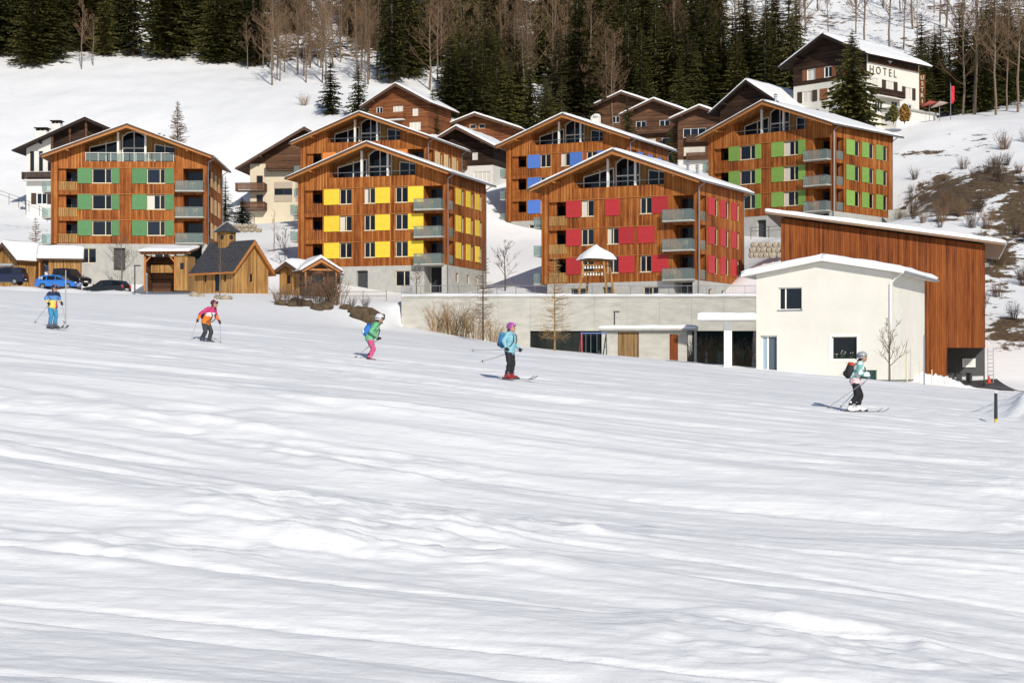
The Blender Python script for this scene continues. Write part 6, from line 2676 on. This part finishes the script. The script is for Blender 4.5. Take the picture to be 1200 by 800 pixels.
    if skis:
        for sd in ('l', 'r'):
            an = V3(J['ankle' + sd])
            L0, L1 = -.68, .82
            o = thing('ski', ('left' if sd == 'l' else 'right') + ' ski of the skier ' + who, 'ski', M @ Vector((an.x, an.y, 0)), R(face))
            o.scale = (s, s, s)
            q = MB()
            V, fs = [], []
            N_ = 14
            for i in range(N_ + 1):
                f = i / N_
                xx = L0 + (L1 - L0) * f
                w = .045 - .012 * math.sin(math.pi * f)
                if f > .93:
                    w *= .55
                zz = .012 + (.10 * ((f - .86) / .14) ** 2 if f > .86 else 0) + (.03 * ((.06 - f) / .06) if f < .06 else 0)
                V += [(xx, -w, zz), (xx, w, zz), (xx, w, zz + .014), (xx, -w, zz + .014)]
            for i in range(N_):
                a = i * 4
                for k in range(4):
                    k2 = (k + 1) % 4
                    fs.append((a + k, a + k2, a + 4 + k2, a + 4 + k))
            fs += [(0, 3, 2, 1), (N_ * 4, N_ * 4 + 1, N_ * 4 + 2, N_ * 4 + 3)]
            q.add(V, fs)
            q.build('plank', mat('ski_' + who, cols.get('ski', (.05, .05, .055)), .3, .5, var=.3, scale=3), o)
            b = MB()
            b.bbox(-.17, -.06, -.035, .035, .027, .09, .008)
            b.build('binding', DARKM, o)
            b = MB()
            b.bbox(.16, .26, -.035, .035, .027, .08, .008)
            b.build('binding', DARKM, o)
    for k, (sd, tip) in enumerate(poles or []):
        ha, el = V3(J['hand' + sd]), V3(J['elbow' + sd])
        d = (ha - el).normalized()
        g = ha + d * .09
        tip = Vector(tip)
        dv = (tip - g).normalized()
        o = thing('ski_pole', ('left' if sd == 'l' else 'right') + ' ski pole of the skier ' + who, 'ski pole', M @ tip, R(face))
        o.scale = (s, s, s)
        q = MB()
        q.tube((0, 0, 0), g - tip - dv * -.0, .009, .010, 6)
        q.build('shaft', mat('pole_alu', (.42, .40, .40), .35, .5, .6), o)
        q = MB()
        q.tube(g - tip - dv * .10 + dv * .0, g - tip - dv * -.06, .019, .016, 8) if False else q.tube(g - tip + dv * .07, g - tip - dv * .06, .017, .02, 8)
        q.build('grip', DARKM, o)
        q = MB()
        b0 = -dv * .07
        q.tube(b0, b0 - dv * .012, .045, .035, 10)
        q.build('basket', DARKM, o)
    if pack:
        pc = V3(J['chest']) + Vector((-.245, 0, -.07))
        ax = (che - pel).normalized()
        o = thing('backpack', pack, 'backpack', M @ pc, R(face))
        tilt = math.atan2(ax.x, ax.z)
        o.rotation_euler = (0, tilt, R(face))
        o.rotation_mode = 'XYZ'
        o.matrix_basis = Matrix.Translation(M @ pc) @ Matrix.Rotation(R(face), 4, 'Z') @ Matrix.Rotation(tilt, 4, 'Y') @ Matrix.Scale(s, 4)
        q = MB()
        q.ball((0, 0, 0), .2, 14, 10, sc=(.62, .78, 1.12))
        q.v = [(max(-.11, min(.11, v[0])), max(-.14, min(.14, v[1])), v[2]) for v in q.v]
        q.build('bag', mat('pack_' + who, pack_cols[0], .7, var=.12, bump=.2), o, True)
        q = MB()
        q.ball((-.07, 0, -.10), .1, 10, 8, sc=(.8, 1.1, .85))
        q.build('pocket', mat('pack2_' + who, pack_cols[1], .7, var=.12), o, True)
        q = MB()
        q.ball((.0, 0, .17), .11, 10, 8, sc=(.95, 1.15, .6))
        q.build('lid', mat('pack3_' + who, pack_cols[2] if len(pack_cols) > 2 else pack_cols[0], .7, var=.12), o, True)
        for sy in (-1, 1):
            q = MB()
            q.path([(.08, sy * .09, .16), (.22, sy * .10, .25), (.37, sy * .11, .18), (.40, sy * .12, .0), (.30, sy * .15, -.16), (.1, sy * .13, -.18)], [.016] * 6, 5)
            q.build('strap', DARKM, o)
    return root


def joints(lean=.10, knee=.10, spread=.12, hands=None, elbows=None, look=0.0, drop=0.0, stagger=.0):
    px_ = -.02
    J = dict(pelvis=(px_, 0, .88 - drop), chest=(px_ + lean * .75, 0, 1.20 - drop), neck=(px_ + lean * 1.1, 0, 1.36 - drop), head=(px_ + lean * 1.35 + .02, 0, 1.475 - drop))
    for sd, sg in (('l', 1), ('r', -1)):
        st = stagger * sg
        J['hip' + sd] = (px_, sg * .09, .82 - drop)
        J['knee' + sd] = (px_ + knee + st * .6, sg * spread, .46 - drop * .5)
        J['ankle' + sd] = (px_ - .01 + st, sg * spread, .125)
        J['toe' + sd] = (px_ + .17 + st, sg * spread, .085)
        J['shoulder' + sd] = (px_ + lean * .9, sg * .185, 1.31 - drop)
        e = (elbows or {}).get(sd, (px_ - .05, sg * .27, 1.06 - drop))
        hnd = (hands or {}).get(sd, (px_ + .16, sg * .25, .92 - drop))
        J['elbow' + sd] = e
        J['hand' + sd] = hnd
    return J


# 1: child in blue trousers and colour-block jacket
def rule1(c, z):
    if c.z > 1.22:
        return 'navy'
    if c.z > 1.06:
        return 'jacket'
    if c.y > .03 and c.x > -.02 and z == 'jacket':
        return 'red'
    return 'yellow'


skier('child skier in blue trousers and blue, red and yellow jacket beside the marker pole', 62, 385, 65, -38, 1.50,
      joints(.08, .06, .11, hands=dict(l=(.16, .26, 1.0), r=(.05, -.27, .98)), elbows=dict(l=(.02, .30, 1.12), r=(-.06, -.29, 1.13))),
      dict(jacket=(.10, .25, .52), navy=(.02, .032, .08), red=(.45, .05, .07), yellow=(.66, .54, .12), pants=(.05, .22, .40), boots=(.10, .11, .13), skin=(.38, .21, .15), gloves=(.025, .025, .03), rule=rule1, ski=(.04, .04, .04)),
      helmet_cols=((.025, .03, .07), (.35, .20, .28), (.03, .03, .04)), poles=[('l', (.28, .42, .04)), ('r', (-.45, -.50, .2))], who='in blue trousers')


# 2: pink, white and orange jacket
def rule2(c, z):
    if c.z > 1.13:
        return 'jacket'
    if z == 'jacket' and c.z > 1.04 - .25 * (c.x - .05):
        return 'white'
    if z == 'sleeve' and c.z > 1.04:
        return 'jacket'
    return 'orange'


skier('skier bending forward in pink, white and orange jacket with dark trousers', 242, 400, 65, -25, 1.56,
      joints(.26, .10, .13, hands=dict(l=(.36, .26, .86), r=(-.12, -.34, .92)), elbows=dict(l=(.20, .31, 1.02), r=(-.02, -.34, 1.10)), drop=.04, stagger=.06),
      dict(jacket=(.48, .05, .15), white=(.80, .79, .76), orange=(.66, .19, .03), pants=(.045, .045, .05), boots=(.05, .05, .055), skin=(.38, .21, .15), gloves=(.06, .015, .03), rule=rule2, ski=(.5, .5, .5)),
      helmet_cols=((.10, .02, .035), (.80, .78, .76), (.10, .03, .05)), poles=[('l', (.40, .30, .02)), ('r', (-.38, -.52, .02))], who='in the pink and orange jacket',
      pack='dark red backpack on the skier in the pink and orange jacket', pack_cols=((.10, .02, .035), (.08, .02, .03)), skis=False, snow_sink=.10)
# 3: green jacket, pink trousers, blue backpack, legs partly below the roll of snow
skier('skier in light green jacket and pink trousers seen from the side', 434, 421, 57.5, 8, 1.52,
      joints(.22, .12, .10, hands=dict(l=(.20, .20, .86), r=(.22, -.20, .84)), elbows=dict(l=(-.02, .27, 1.02), r=(.0, -.27, 1.02)), drop=.05),
      dict(jacket=(.14, .38, .20), pants=(.52, .08, .20), boots=(.12, .02, .05), skin=(.38, .21, .15), gloves=(.03, .012, .02), ski=(.4, .4, .4)),
      helmet_cols=((.55, .55, .58), (.72, .68, .74), (.08, .07, .06)), poles=[('r', (-.55, -.36, .16)), ('l', (-.50, .34, .16))], who='in pink trousers',
      pack='bright blue backpack on the skier in the green jacket', pack_cols=((.03, .16, .48), (.55, .66, .72), (.02, .09, .30)), skis=False, snow_sink=.12)
# 4: turquoise jacket, black trousers, purple helmet
skier('skier standing upright in pale turquoise jacket, black trousers and purple helmet', 598, 445, 52.5, -22, 1.58,
      joints(.03, .05, .13, hands=dict(l=(.14, .29, .92), r=(-.02, -.28, .94)), elbows=dict(l=(-.03, .28, 1.07), r=(-.10, -.27, 1.10))),
      dict(jacket=(.22, .44, .52), pants=(.022, .022, .026), boots=(.26, .025, .03), skin=(.40, .23, .17), gloves=(.02, .02, .025), ski=(.12, .10, .10)),
      helmet_cols=((.30, .07, .26), (.62, .30, .55), (.45, .30, .25)), goggles=False, poles=[('r', (-.98, -.62, .84)), ('l', (-.98, .10, .52))], who='in the turquoise jacket',
      pack='blue and black backpack on the skier in the turquoise jacket', pack_cols=((.03, .17, .36), (.015, .02, .03), (.04, .22, .42)))


# 5: patterned jacket, black trousers, white boots
def rule5(c, z):
    if c.z < .92:
        return 'pink'
    if mnoise.noise((c.x * 9, c.y * 9, c.z * 9)) > .12:
        return 'teal'
    return 'jacket'


skier('skier in white and teal patterned jacket, black trousers and white boots', 1003, 483, 50, -6, 1.62,
      joints(.13, .10, .12, hands=dict(l=(.36, .17, 1.02), r=(.33, -.18, .98)), elbows=dict(l=(.10, .29, 1.06), r=(.06, -.28, 1.05)), drop=.02, stagger=.10),
      dict(jacket=(.66, .72, .70), teal=(.16, .40, .38), pink=(.72, .48, .50), pants=(.018, .018, .022), boots=(.74, .74, .74), skin=(.38, .21, .15), gloves=(.05, .05, .055), rule=rule5, ski=(.06, .06, .065)),
      helmet_cols=((.30, .31, .33), (.62, .64, .66), (.05, .05, .06)), poles=[('l', (-.42, .30, .10)), ('r', (-.80, -.34, .10))], who='in the patterned jacket',
      pack='black backpack with red lid on the skier in the patterned jacket', pack_cols=((.02, .02, .024), (.018, .018, .022), (.48, .06, .03)))
